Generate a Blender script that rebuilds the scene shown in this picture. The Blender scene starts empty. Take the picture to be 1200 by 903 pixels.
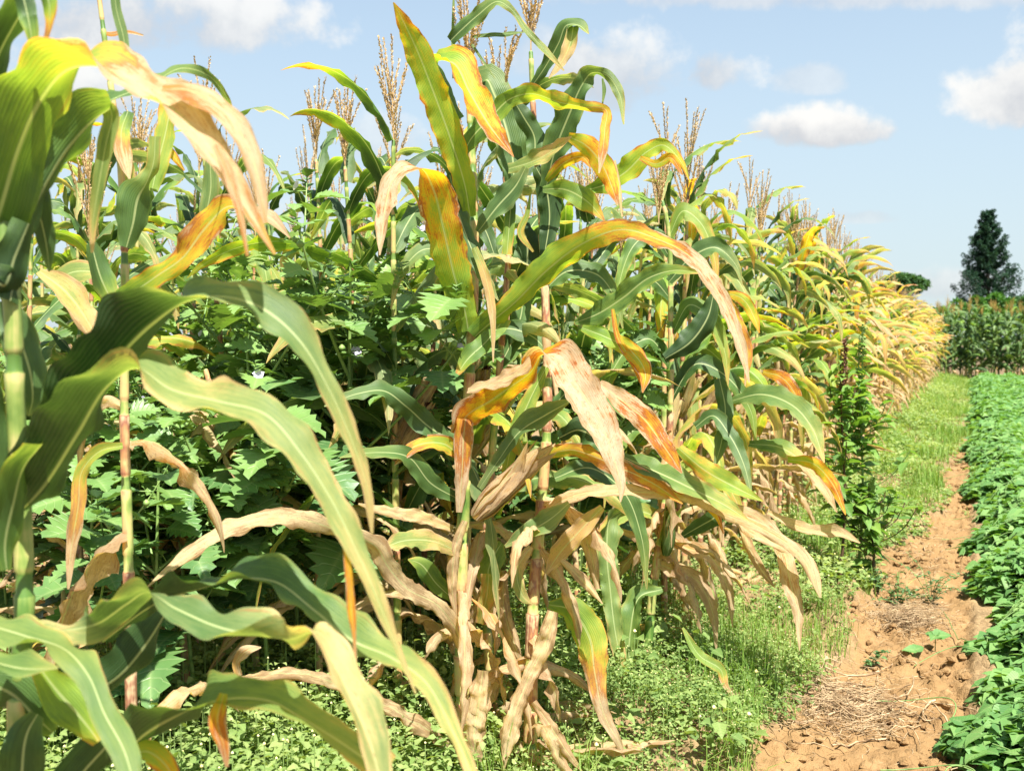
import bpy, math, random
import numpy as np
from mathutils import Vector, Matrix, Euler

RNG = np.random.default_rng(11)
random.seed(11)
R = math.radians
scene = bpy.context.scene
COL = scene.collection

# ------------------------------------------------------------------ camera
EYE = 1.35
YAW, PITCH, F = R(24.23), R(-2.70), 1200.0
cam_data = bpy.data.cameras.new("camera")
cam = bpy.data.objects.new("camera", cam_data)
COL.objects.link(cam)
cam.location = (0, 0, EYE)
cam.rotation_euler = (R(90) + PITCH, 0, YAW)
cam_data.sensor_width = 36
cam_data.lens = 36
cam_data.clip_start = 0.05
cam_data.clip_end = 6000
cam_data.dof.use_dof = True
cam_data.dof.focus_distance = 3.1
cam_data.dof.aperture_fstop = 6.3
scene.camera = cam
CM = np.array(Euler((R(90) + PITCH, 0, YAW)).to_matrix())
CPOS = np.array([0, 0, EYE])

# ------------------------------------------------------------------ sky, sun, exposure
SUN_EL = 61.0
SUN_DIR = np.array([0.62, -0.66, 0.0]); SUN_DIR /= np.linalg.norm(SUN_DIR)
SUN_DIR = np.array([SUN_DIR[0] * math.cos(R(SUN_EL)), SUN_DIR[1] * math.cos(R(SUN_EL)), math.sin(R(SUN_EL))])
SKY_STRENGTH = 0.07
world = bpy.data.worlds.new("World")
scene.world = world
world.use_nodes = True
wt = world.node_tree
wt.nodes.clear()

class NT:
    """small helper to write node trees tersely"""
    def __init__(s, tree): s.t = tree
    def n(s, typ, **kw):
        nd = s.t.nodes.new(typ)
        for k, v in kw.items(): setattr(nd, k, v)
        return nd
    def l(s, a, b): s.t.links.new(a, b)
    def put(s, sock, v):
        if isinstance(v, bpy.types.NodeSocket): s.l(v, sock)
        else: sock.default_value = v
    def m(s, op, a, b=0.0, c=0.0, clamp=False):
        nd = s.n('ShaderNodeMath', operation=op); nd.use_clamp = clamp
        s.put(nd.inputs[0], a); s.put(nd.inputs[1], b)
        if op in ('MULTIPLY_ADD', 'SMOOTH_MIN', 'SMOOTH_MAX', 'COMPARE', 'WRAP'): s.put(nd.inputs[2], c)
        return nd.outputs[0]
    def mr(s, v, a, b, c=0.0, d=1.0, smooth=True):
        nd = s.n('ShaderNodeMapRange')
        if smooth: nd.interpolation_type = 'SMOOTHSTEP'
        s.put(nd.inputs[0], v); s.put(nd.inputs[1], a); s.put(nd.inputs[2], b); s.put(nd.inputs[3], c); s.put(nd.inputs[4], d)
        return nd.outputs[0]
    def mix(s, fac, a, b, blend='MIX'):
        nd = s.n('ShaderNodeMix', data_type='RGBA', blend_type=blend)
        s.put(nd.inputs[0], fac); s.put(nd.inputs[6], a); s.put(nd.inputs[7], b)
        return nd.outputs[2]
    def dot(s, a, b):
        nd = s.n('ShaderNodeVectorMath', operation='DOT_PRODUCT')
        s.put(nd.inputs[0], a); s.put(nd.inputs[1], b)
        return nd.outputs['Value']
    def noise(s, vec, scale, detail=3.0, rough=0.55, out=0):
        nd = s.n('ShaderNodeTexNoise')
        if vec is not None: s.l(vec, nd.inputs['Vector'])
        nd.inputs['Scale'].default_value = scale; nd.inputs['Detail'].default_value = detail; nd.inputs['Roughness'].default_value = rough
        return nd.outputs[out]
    def ramp(s, v, stops, interp='LINEAR'):
        nd = s.n('ShaderNodeValToRGB'); cr = nd.color_ramp; cr.interpolation = interp
        while len(cr.elements) < len(stops): cr.elements.new(0.5)
        for e, (p, c) in zip(cr.elements, stops):
            e.position = p; e.color = (*c, 1)
        s.put(nd.inputs[0], v)
        return nd.outputs[0]

w = NT(wt)
sky = w.n('ShaderNodeTexSky', sky_type='NISHITA')
sky.sun_disc = False
sky.sun_elevation = R(SUN_EL)
sky.sun_rotation = math.atan2(SUN_DIR[0], SUN_DIR[1])
sky.air_density = 1.0; sky.dust_density = 2.2; sky.ozone_density = 1.2; sky.altitude = 1100
tc = w.n('ShaderNodeTexCoord')
DIR = tc.outputs['Generated']

def ray(px, py):
    v = CM @ np.array([(px - 600) / F, -(py - 451.5) / F, -1.0])
    return v
# clouds: sky directions with an angular size, broken up by 3D noise
CLOUDS = [  # px, py, half width, half height, opacity, bright side (x, y)
    (185, 25, 175, 52, .85, (.2, .5)), (735, 85, 95, 62, .75, (.4, .8)), (846, 88, 50, 30, .75, (.7, .2)),
    (958, 150, 80, 25, 1.0, (0, .8)), (1180, 112, 80, 38, .95, (-.9, .4)), (930, -6, 330, 24, .6, (0, 0)),
    (1105, 335, 90, 24, .5, (0, .4)), (440, 168, 60, 34, .45, (0, .2)), (95, 110, 60, 40, .9, (0, .9)),
    (948, 96, 40, 20, .4, (0, 0)), (1010, 257, 50, 9, .4, (0, -.3)), (640, 70, 60, 40, .35, (0, 0)),
    (330, 260, 120, 26, .3, (0, .4)), (-250, 80, 220, 90, .8, (.2, .7)), (1500, 60, 200, 70, .9, (-.3, .7)), (1480, 300, 150, 30, .6, (0, .6))]
nz1 = w.noise(DIR, 9.0, 6.0, 0.6)
nz2 = w.noise(DIR, 26.0, 5.0, 0.6)
nzz = w.m('ADD', w.m('MULTIPLY', w.m('SUBTRACT', nz1, 0.5), 3.0), w.m('MULTIPLY', w.m('SUBTRACT', nz2, 0.5), 2.7))
sky_s = w.mix(1.0, sky.outputs[0], (1.24, 1.32, 1.26, 1), 'MULTIPLY')
# pale tropical veil, thicker towards the horizon
sep = w.n('ShaderNodeSeparateXYZ'); w.l(DIR, sep.inputs[0])
veil = w.mr(sep.outputs['Z'], -0.02, 0.5, 0.9, 0.35)
colr = w.mix(veil, sky_s, (3.45, 4.0, 4.25, 1))
for (px, py, sx, sy, op, (bx, by)) in CLOUDS:
    c = ray(px, py); c /= np.linalg.norm(c)
    r = CM[:, 0]; u = np.cross(r, -c) * -1; u = np.cross(c, r) * -1
    if u[2] < 0: u = -u
    dx = w.m('MULTIPLY', w.m('SUBTRACT', w.dot(DIR, tuple(r)), float(c @ r)), F / sx)
    dy = w.m('MULTIPLY', w.m('SUBTRACT', w.dot(DIR, tuple(u)), float(c @ u)), F / sy)
    dyn = w.m('ADD', dy, w.m('MULTIPLY', w.m('MINIMUM', dy, 0.0), 0.5))
    r2 = w.m('ADD', w.m('MULTIPLY', dx, dx), w.m('MULTIPLY', dyn, dyn))
    front = w.m('GREATER_THAN', w.dot(DIR, tuple(c)), 0.3)
    v = w.m('ADD', w.m('SUBTRACT', 1.12, r2), nzz)
    mask = w.m('MULTIPLY', w.m('MULTIPLY', w.mr(v, 0.0, 1.0), op), front)
    br = w.m('ADD', w.m('ADD', w.m('MULTIPLY', dx, bx), w.m('MULTIPLY', dy, by)), w.m('MULTIPLY', nzz, 0.5))
    ccol = w.mix(w.mr(br, -0.5, 0.6), (3.3, 3.42, 3.65, 1), (5.3, 5.25, 5.1, 1))
    colr = w.mix(mask, colr, ccol)
bg = w.n('ShaderNodeBackground'); bg.inputs['Strength'].default_value = SKY_STRENGTH
w.l(colr, bg.inputs['Color'])
wo = w.n('ShaderNodeOutputWorld'); w.l(bg.outputs[0], wo.inputs['Surface'])

sun_data = bpy.data.lights.new("sun", 'SUN')
sun_data.energy = 5.0
sun_data.angle = R(0.5)
sun_data.color = (1.0, 0.955, 0.88)
sun = bpy.data.objects.new("sun", sun_data)
COL.objects.link(sun)
sun.rotation_euler = Vector(SUN_DIR).to_track_quat('Z', 'Y').to_euler()

scene.view_settings.view_transform = 'Standard'
scene.view_settings.look = 'None'
scene.view_settings.gamma = 1
scene.view_settings.use_curve_mapping = False
scene.view_settings.exposure = 1.45
scene.render.engine = 'CYCLES'
cy = scene.cycles
cy.max_bounces = 5; cy.diffuse_bounces = 2; cy.glossy_bounces = 1; cy.transmission_bounces = 2; cy.transparent_max_bounces = 4
cy.use_denoising = True
cy.sample_clamp_indirect = 6
cy.caustics_reflective = False; cy.caustics_refractive = False

# ------------------------------------------------------------------ mesh helpers
def unproj(px, py, d):
    return CPOS + CM @ np.array([(px - 600) / F * d, -(py - 451.5) / F * d, -d])

def ground_at(px, py):
    v = ray(px, py); t = -EYE / v[2]
    return CPOS + v * t

class MB:
    """collects pieces and links them as ONE mesh object"""
    def __init__(s): s.V = []; s.Fc = []; s.A = []; s.M = []; s.n = 0
    def add(s, V, Fc, A=None, mat=0):
        V = np.asarray(V, float); Fc = np.asarray(Fc, int)
        s.V.append(V); s.Fc.append(Fc + s.n); s.n += len(V)
        if A is None: A = np.zeros((len(V), 4))
        s.A.append(np.asarray(A, float)); s.M.append(np.full(len(Fc), mat))
        return s
    def mesh(s, name, mats, smooth=True):
        me = bpy.data.meshes.new(name)
        V = np.concatenate(s.V); A = np.concatenate(s.A); M = np.concatenate(s.M)
        me.vertices.add(len(V)); me.vertices.foreach_set('co', V.astype(np.float32).ravel())
        tot = np.concatenate([np.full(len(f), f.shape[1]) for f in s.Fc])
        li = np.concatenate([f.ravel() for f in s.Fc])
        me.loops.add(len(li)); me.loops.foreach_set('vertex_index', li.astype(np.int32))
        me.polygons.add(len(tot))
        st = np.concatenate([[0], np.cumsum(tot)[:-1]])
        me.polygons.foreach_set('loop_start', st.astype(np.int32))
        me.polygons.foreach_set('material_index', M.astype(np.int32))
        me.polygons.foreach_set('use_smooth', np.full(len(tot), smooth))
        at = me.attributes.new('ld', 'FLOAT_COLOR', 'POINT')
        at.data.foreach_set('color', A.astype(np.float32).ravel())
        for m in (mats if isinstance(mats, (list, tuple)) else [mats]): me.materials.append(m)
        me.update(calc_edges=True)
        return me
    def build(s, name, mats, parent=None, smooth=True):
        o = bpy.data.objects.new(name, s.mesh(name, mats, smooth))
        COL.objects.link(o); o.parent = parent
        return o

def tag(o, label=None, cat=None, group=None, kind=None):
    for k, v in (('label', label), ('category', cat), ('group', group), ('kind', kind)):
        if v: o[k] = v
    return o

def empty(name, loc, rz=0):
    o = bpy.data.objects.new(name, None); COL.objects.link(o)
    o.location = loc; o.rotation_euler = (0, 0, rz); o.empty_display_size = .1
    return o

def copy_tree(o, parent=None):
    c = o.copy(); COL.objects.link(c); c.parent = parent
    for ch in KIDS.get(o.name, []):
        copy_tree(ch, c)
    return c
KIDS = {}
def kid(parent, child):
    KIDS.setdefault(parent.name, []).append(child); return child

def norm(v): return v / np.maximum(np.linalg.norm(v, axis=-1, keepdims=True), 1e-9)

def spline(P, n):
    """Catmull-Rom through rows of P, resampled to n rows at even chord parameter (first 3 columns are space)"""
    P = np.asarray(P, float)
    d = np.linalg.norm(np.diff(P[:, :3], axis=0), axis=1) ** 0.75
    t = np.concatenate([[0], np.cumsum(np.maximum(d, 1e-6))]); t /= t[-1]
    M = np.zeros_like(P)
    for i in range(len(P)):
        if i == 0: M[i] = (P[1] - P[0]) / (t[1] - t[0])
        elif i == len(P) - 1: M[i] = (P[-1] - P[-2]) / (t[-1] - t[-2])
        else:
            a = (P[i] - P[i-1]) / (t[i] - t[i-1]); b = (P[i+1] - P[i]) / (t[i+1] - t[i])
            wa = t[i+1] - t[i]; wb = t[i] - t[i-1]
            M[i] = (a * wa + b * wb) / (wa + wb)
    q = np.linspace(0, 1, n); k = np.clip(np.searchsorted(t, q, side='right') - 1, 0, len(P) - 2)
    h = (t[k+1] - t[k])[:, None]; x = ((q - t[k])[:, None]) / h
    return ((2*x**3 - 3*x**2 + 1) * P[k] + (x**3 - 2*x**2 + x) * h * M[k] + (-2*x**3 + 3*x**2) * P[k+1] + (x**3 - x**2) * h * M[k+1])

def grid_faces(n, m):
    i, j = np.meshgrid(np.arange(n - 1), np.arange(m - 1), indexing='ij'); a = (i * m + j).ravel()
    return np.stack([a, a + 1, a + m + 1, a + m], 1)

def ribbon(mb, P, S, W, s, warm, fold=0.25, ruffle=0.05, m=7, mat=0, rng=None, tear=0.0, curl=0.0):
    """a leaf blade: centre line P, side vectors S, widths W, ageing s along it"""
    rng = rng or RNG
    n = len(P)
    T = norm(np.gradient(P, axis=0)); S = norm(S - T * np.sum(S * T, 1, keepdims=True)); N = np.cross(S, T)
    u = np.linspace(-1, 1, m)
    L = np.concatenate([[0], np.cumsum(np.linalg.norm(np.diff(P, axis=0), axis=1))])
    ph1, ph2 = rng.uniform(0, 6.28, 2); f1, f2 = rng.uniform(38, 62, 2)
    ru = np.where(u[None, :] > 0, np.sin(L[:, None] * f1 + ph1) + .5 * np.sin(L[:, None] * f1 * 2.3 + ph2), np.sin(L[:, None] * f2 + ph2) + .5 * np.sin(L[:, None] * f2 * 1.9 + ph1))
    half = (W[:, None] / 2)
    au = np.abs(u)[None, :]
    f = (np.asarray(fold) if np.ndim(fold) == 0 else np.asarray(fold)[:, None]) * (0.7 + 0.5 * np.sin(L[:, None] * 7 + ph1))
    off = half * (f * au + curl * au ** 2.4) + np.minimum(half, .03) * ruffle * 2.2 * ru * au ** 2
    if curl > .3:      # brittle tissue is crumpled
        off = off + (vnoise(L[:, None] * 45 + ph1 * 9, u[None, :] * 2.2 + 7, 3) - .5) * half * .6 + (vnoise(L[:, None] * 120 + ph2 * 9, u[None, :] * 3.1, 4) - .5) * half * .35
    lat = half * u[None, :] * (1 - curl * .35 * au ** 2)
    # irregular, nibbled margins
    edge = 1 + tear * np.interp(L, np.linspace(0, L[-1] + 1e-6, max(4, int(L[-1] * 60))), rng.uniform(-1, .4, max(4, int(L[-1] * 60))))[:, None] * (au > .9)
    V = P[:, None, :] + S[:, None, :] * (lat * edge)[..., None] + N[:, None, :] * off[..., None]
    A = np.zeros((n, m, 4))
    A[..., 0] = s[:, None]; A[..., 1] = (u[None, :] + 1) / 2; A[..., 2] = L[:, None]; A[..., 3] = warm
    mb.add(V.reshape(-1, 3), grid_faces(n, m), A.reshape(-1, 4), mat)

def tube(mb, P, rad, A=None, m=8, mat=0, cap=True):
    P = np.asarray(P, float); n = len(P); rad = np.broadcast_to(np.asarray(rad, float), (n,))
    T = norm(np.gradient(P, axis=0))
    ref = np.array([1.0, 0.13, 0.0]) if abs(T[0][0]) < .9 else np.array([0, 1.0, 0.1])
    X = norm(np.cross(np.broadcast_to(ref, T.shape), T)); Y = np.cross(T, X)
    a = np.linspace(0, 2 * np.pi, m, endpoint=False)
    V = P[:, None] + rad[:, None, None] * (X[:, None] * np.cos(a)[None, :, None] + Y[:, None] * np.sin(a)[None, :, None])
    i, j = np.meshgrid(np.arange(n - 1), np.arange(m), indexing='ij'); i = i.ravel(); j = j.ravel(); j2 = (j + 1) % m
    Fc = np.stack([i * m + j, i * m + j2, (i + 1) * m + j2, (i + 1) * m + j], 1)
    AA = np.zeros((n, m, 4))
    if A is not None: AA[:] = np.asarray(A)[:, None, :] if np.ndim(A) == 2 else A
    AA[..., 1] = (a / 6.2832)[None, :]
    mb.add(V.reshape(-1, 3), Fc, AA.reshape(-1, 4), mat)

def vnoise(x, y, seed=0):
    """smooth 2D value noise, vectorised, 0..1"""
    xi = np.floor(x).astype(np.int64); yi = np.floor(y).astype(np.int64); fx = x - xi; fy = y - yi
    fx = fx * fx * (3 - 2 * fx); fy = fy * fy * (3 - 2 * fy)
    def h(a, b):
        k = (a * 374761393 + b * 668265263 + seed * 982451653) & 0xFFFFFFFF
        k = ((k ^ (k >> 13)) * 1274126177) & 0xFFFFFFFF
        return ((k ^ (k >> 16)) & 0xFFFF) / 65535.0
    return (h(xi, yi) * (1 - fx) + h(xi + 1, yi) * fx) * (1 - fy) + (h(xi, yi + 1) * (1 - fx) + h(xi + 1, yi + 1) * fx) * fy
def fbm(x, y, o=4, seed=0):
    s = 0; a = .5; 
    for k in range(o): s = s + a * vnoise(x * 2**k + k * 17.3, y * 2**k + k * 9.1, seed + k); a *= .5
    return s / (1 - .5 ** o)

# ------------------------------------------------------------------ materials
def newmat(name):
    m = bpy.data.materials.new(name); m.use_nodes = True; m.node_tree.nodes.clear()
    return m, NT(m.node_tree)

def finish(t, col, rough=.5, spec=.5, transl=0.0, tcol=None, bump=None, bstr=.3, bdist=.002, sheen=0):
    p = t.n('ShaderNodeBsdfPrincipled')
    t.put(p.inputs['Base Color'], col); t.put(p.inputs['Roughness'], rough); t.put(p.inputs['Specular IOR Level'], spec)
    nrm = None
    if bump is not None:
        b = t.n('ShaderNodeBump'); t.l(bump, b.inputs['Height']); b.inputs['Strength'].default_value = bstr; b.inputs['Distance'].default_value = bdist
        nrm = b.outputs[0]; t.l(nrm, p.inputs['Normal'])
    out = p.outputs[0]
    if transl is not None and transl != 0.0:
        tr = t.n('ShaderNodeBsdfTranslucent'); t.put(tr.inputs[0], tcol if tcol is not None else col)
        if nrm is not None: t.l(nrm, tr.inputs['Normal'])
        mx = t.n('ShaderNodeMixShader'); t.put(mx.inputs[0], transl)
        t.l(p.outputs[0], mx.inputs[1]); t.l(tr.outputs[0], mx.inputs[2]); out = mx.outputs[0]
    o = t.n('ShaderNodeOutputMaterial'); t.l(out, o.inputs['Surface'])

def attr(t):
    a = t.n('ShaderNodeAttribute'); a.attribute_name = 'ld'
    sp = t.n('ShaderNodeSeparateColor'); t.l(a.outputs['Color'], sp.inputs[0])
    return sp.outputs[0], sp.outputs[1], sp.outputs[2], a.outputs['Alpha']

PLAIN = [(0, (.012, .040, .008)), (.14, (.062, .122, .034)), (.32, (.17, .225, .095)), (.44, (.25, .29, .12)), (.54, (.40, .37, .18)),
         (.64, (.54, .45, .22)), (.84, (.59, .465, .255)), (.93, (.47, .345, .175)), (1, (.30, .195, .10))]
WARM = [(0, (.012, .044, .007)), (.14, (.078, .165, .022)), (.28, (.22, .34, .030)), (.42, (.33, .38, .03)), (.53, (.56, .37, .018)),
        (.64, (.52, .19, .016)), (.73, (.32, .085, .02)), (.80, (.52, .33, .19)), (.90, (.56, .42, .31)), (1, (.45, .32, .19))]

def maize_leaf_material(name, gain=1.0, shift=0.0, streak=1.0):
    m, t = newmat(name)
    s, u, v, warm = attr(t)
    oi = t.n('ShaderNodeObjectInfo')
    eu = t.m('MULTIPLY', t.m('ABSOLUTE', t.m('SUBTRACT', u, 0.5)), 2.0)
    cx = t.n('ShaderNodeCombineXYZ'); t.put(cx.inputs[0], t.m('MULTIPLY', u, 1.6)); t.put(cx.inputs[1], t.m('MULTIPLY', v, 7.0)); t.put(cx.inputs[2], t.m('MULTIPLY', oi.outputs['Random'], 37.0))
    blot = t.noise(cx.outputs[0], 1.6, 6, .72)
    cx2 = t.n('ShaderNodeCombineXYZ'); t.put(cx2.inputs[0], t.m('MULTIPLY', u, 26.0)); t.put(cx2.inputs[1], t.m('MULTIPLY', v, 9.0)); t.put(cx2.inputs[2], t.m('MULTIPLY', oi.outputs['Random'], 11.0))
    stk = t.noise(cx2.outputs[0], 1.0, 3, .6)
    e3 = t.m('POWER', eu, 4.0)
    se = t.m('ADD', s, t.m('MULTIPLY', t.m('MULTIPLY', e3, t.mr(blot, .3, .7)), t.mr(s, 0.02, .35, .12, .42)))
    se = t.m('ADD', se, t.m('MULTIPLY', t.m('SUBTRACT', blot, .5), t.mr(s, .05, .5, .16, .85)))
    se = t.m('ADD', se, t.m('MULTIPLY', t.m('SUBTRACT', stk, .5), t.mr(s, .05, .45, .10 * streak, .36 * streak)))
    se = t.m('ADD', se, t.m('MULTIPLY', t.m('SUBTRACT', oi.outputs['Random'], .5), .10))
    se = t.m('ADD', se, shift, clamp=True)
    col = t.mix(warm, t.ramp(se, PLAIN), t.ramp(se, WARM))
    # dieback follows the veins in from the margin
    die = t.m('MULTIPLY', t.m('MULTIPLY', t.mr(stk, .50, .60), t.mr(eu, .55, .95)), t.m('MULTIPLY', t.mr(se, .22, .4), t.mr(blot, .42, .56)))
    col = t.mix(t.m('MULTIPLY', die, .75), col, (.26, .12, .045, 1))
    # pale veins run along the blade, a paler midrib down the middle
    rib = t.mr(eu, .025, .085, 1.0, 0.0)
    col = t.mix(t.m('MULTIPLY', rib, .55), col, (.50, .56, .27, 1))
    vein = t.m('SINE', t.m('MULTIPLY', u, 130.0))
    col = t.mix(t.mr(vein, -1.0, 1.0, 0, .06), col, t.mix(.5, col, (.62, .66, .40, 1)))
    # brown specks on ageing tissue
    sp = t.noise(cx.outputs[0], 17.0, 2, .5)
    speck = t.m('MULTIPLY', t.mr(sp, .60, .72), t.mr(se, .3, .6))
    stain = t.m('MULTIPLY', t.mr(t.noise(cx.outputs[0], 1.3, 6, .75), .48, .66), t.mr(se, .62, .85))
    col = t.mix(t.m('MULTIPLY', stain, .36), col, (.26, .145, .07, 1))
    col = t.mix(t.m('MULTIPLY', speck, .55), col, (.20, .09, .04, 1))
    lg = t.mix(1.0, col, (gain, gain, gain, 1), 'MULTIPLY')
    tcol = t.mix(1.0, lg, (1.9, 1.85, .7, 1), 'MULTIPLY')
    bh = t.m('ADD', t.m('MULTIPLY', vein, .35), t.m('MULTIPLY', stk, 1.2))
    finish(t, lg, rough=t.mr(se, .2, .8, .50, .68), spec=t.mr(se, .2, .8, .34, .18), transl=t.mr(se, .04, .32, .20, .46), tcol=tcol, bump=bh, bstr=.35, bdist=.0016)
    return m

M_LEAF = maize_leaf_material('maize_leaf')
M_FARLEAF = maize_leaf_material('green_maize_leaf', gain=1.25, shift=-.06)

def stalk_material():
    m, t = newmat('maize_stalk')
    s, u, v, q = attr(t)
    tcn = t.n('ShaderNodeTexCoord')
    mp = t.n('ShaderNodeMapping'); mp.inputs['Scale'].default_value = (60, 60, 5); t.l(tcn.outputs['Object'], mp.inputs[0])
    n1 = t.noise(mp.outputs[0], 1.0, 4, .6)
    n2 = t.noise(tcn.outputs['Object'], 14.0, 3, .6)
    x = t.m('ADD', s, t.m('ADD', t.m('MULTIPLY', t.m('SUBTRACT', n1, .5), .9), t.m('MULTIPLY', t.m('SUBTRACT', n2, .5), 1.1)), clamp=True)
    col = t.ramp(x, [(0, (.08, .16, .03)), (.25, (.22, .29, .07)), (.42, (.42, .38, .14)), (.55, (.47, .32, .14)), (.66, (.38, .19, .085)), (.76, (.24, .10, .06)), (.88, (.50, .36, .2)), (1, (.34, .22, .11))])
    finish(t, col, rough=.45, spec=.4, transl=0.0, bump=n1, bstr=.5, bdist=.002)
    return m
M_STALK = stalk_material()

def simple(name, c1, c2, scale=20, rough=.6, spec=.3, transl=0.0, bstr=.3, usec=None, bdist=.003, detail=3):
    m, t = newmat(name)
    tcn = t.n('ShaderNodeTexCoord'); oi = t.n('ShaderNodeObjectInfo')
    n1 = t.noise(tcn.outputs['Object'], scale, detail, .6)
    f = t.mr(n1, .3, .7)
    col = t.mix(f, (*c1, 1), (*c2, 1))
    if usec:                      # attribute r mixes in a third colour
        s, u, v, q = attr(t)
        col = t.mix(s, col, (*usec, 1))
    finish(t, col, rough=rough, spec=spec, transl=transl, tcol=t.mix(1.0, col, (1.4, 1.45, .7, 1), 'MULTIPLY'), bump=n1, bstr=bstr, bdist=bdist)
    return m
M_TASSEL = simple('tassel_dry', (.44, .29, .13), (.66, .48, .26), 60, .7, .2, .15)
M_TASSEL2 = simple('tassel_yellow', (.46, .30, .08), (.56, .42, .15), 30, .7, .2, .15)
M_HUSK = maize_leaf_material('maize_husk', streak=1.4)
M_SILK = simple('maize_silk', (.06, .018, .008), (.12, .04, .015), 90, .8, .2)
M_DIRTSTRAW = simple('straw_dry', (.20, .12, .06), (.56, .42, .25), 14, .75, .2, .1)
# ------------------------------------------------------------------ maize generator
def wprofile(t, wmax):
    up = .62 + .38 * np.clip(t / .3, 0, 1) ** .8
    dn = np.clip(1 - np.clip((t - .38) / .62, 0, 1) ** 2.0, 0, 1) ** .9
    return wmax * up * dn + .0015

def leaf_curve(rng, base, L, W, th0, th1, az, n, power=1.3, roll0=0.0, roll1=0.0, drift=0.0, kink=None, s0=.1, s1=.5, smid=None, sag=0.0):
    t = np.linspace(0, 1, n)
    th = th0 + (th1 - th0) * t ** power
    if kink is not None:
        kt, ka = kink; th = th + ka * (1 / (1 + np.exp(-(t - kt) * 40)))
    th = np.minimum(th, R(176))
    a = az + drift * t + .12 * np.sin(t * 9 + rng.uniform(0, 6))
    D = np.stack([np.sin(th) * np.cos(a), np.sin(th) * np.sin(a), np.cos(th)], 1)
    P = np.asarray(base) + np.concatenate([[np.zeros(3)], np.cumsum((D[1:] + D[:-1]) / 2 * (L / (n - 1)), axis=0)])
    S = np.stack([-np.sin(a), np.cos(a), 0 * a], 1)
    N = np.cross(S, D)
    ro = roll0 + (roll1 - roll0) * t + rng.uniform(-.25, .25) * np.sin(t * 7 + rng.uniform(0, 6))
    S = S * np.cos(ro)[:, None] + N * np.sin(ro)[:, None]
    sm = (s0 + s1) / 2 if smid is None else smid
    s = np.interp(t, [0, .12, .5, 1], [s0 + .12, s0, sm, s1])
    return P, S, wprofile(t, W), s

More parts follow.
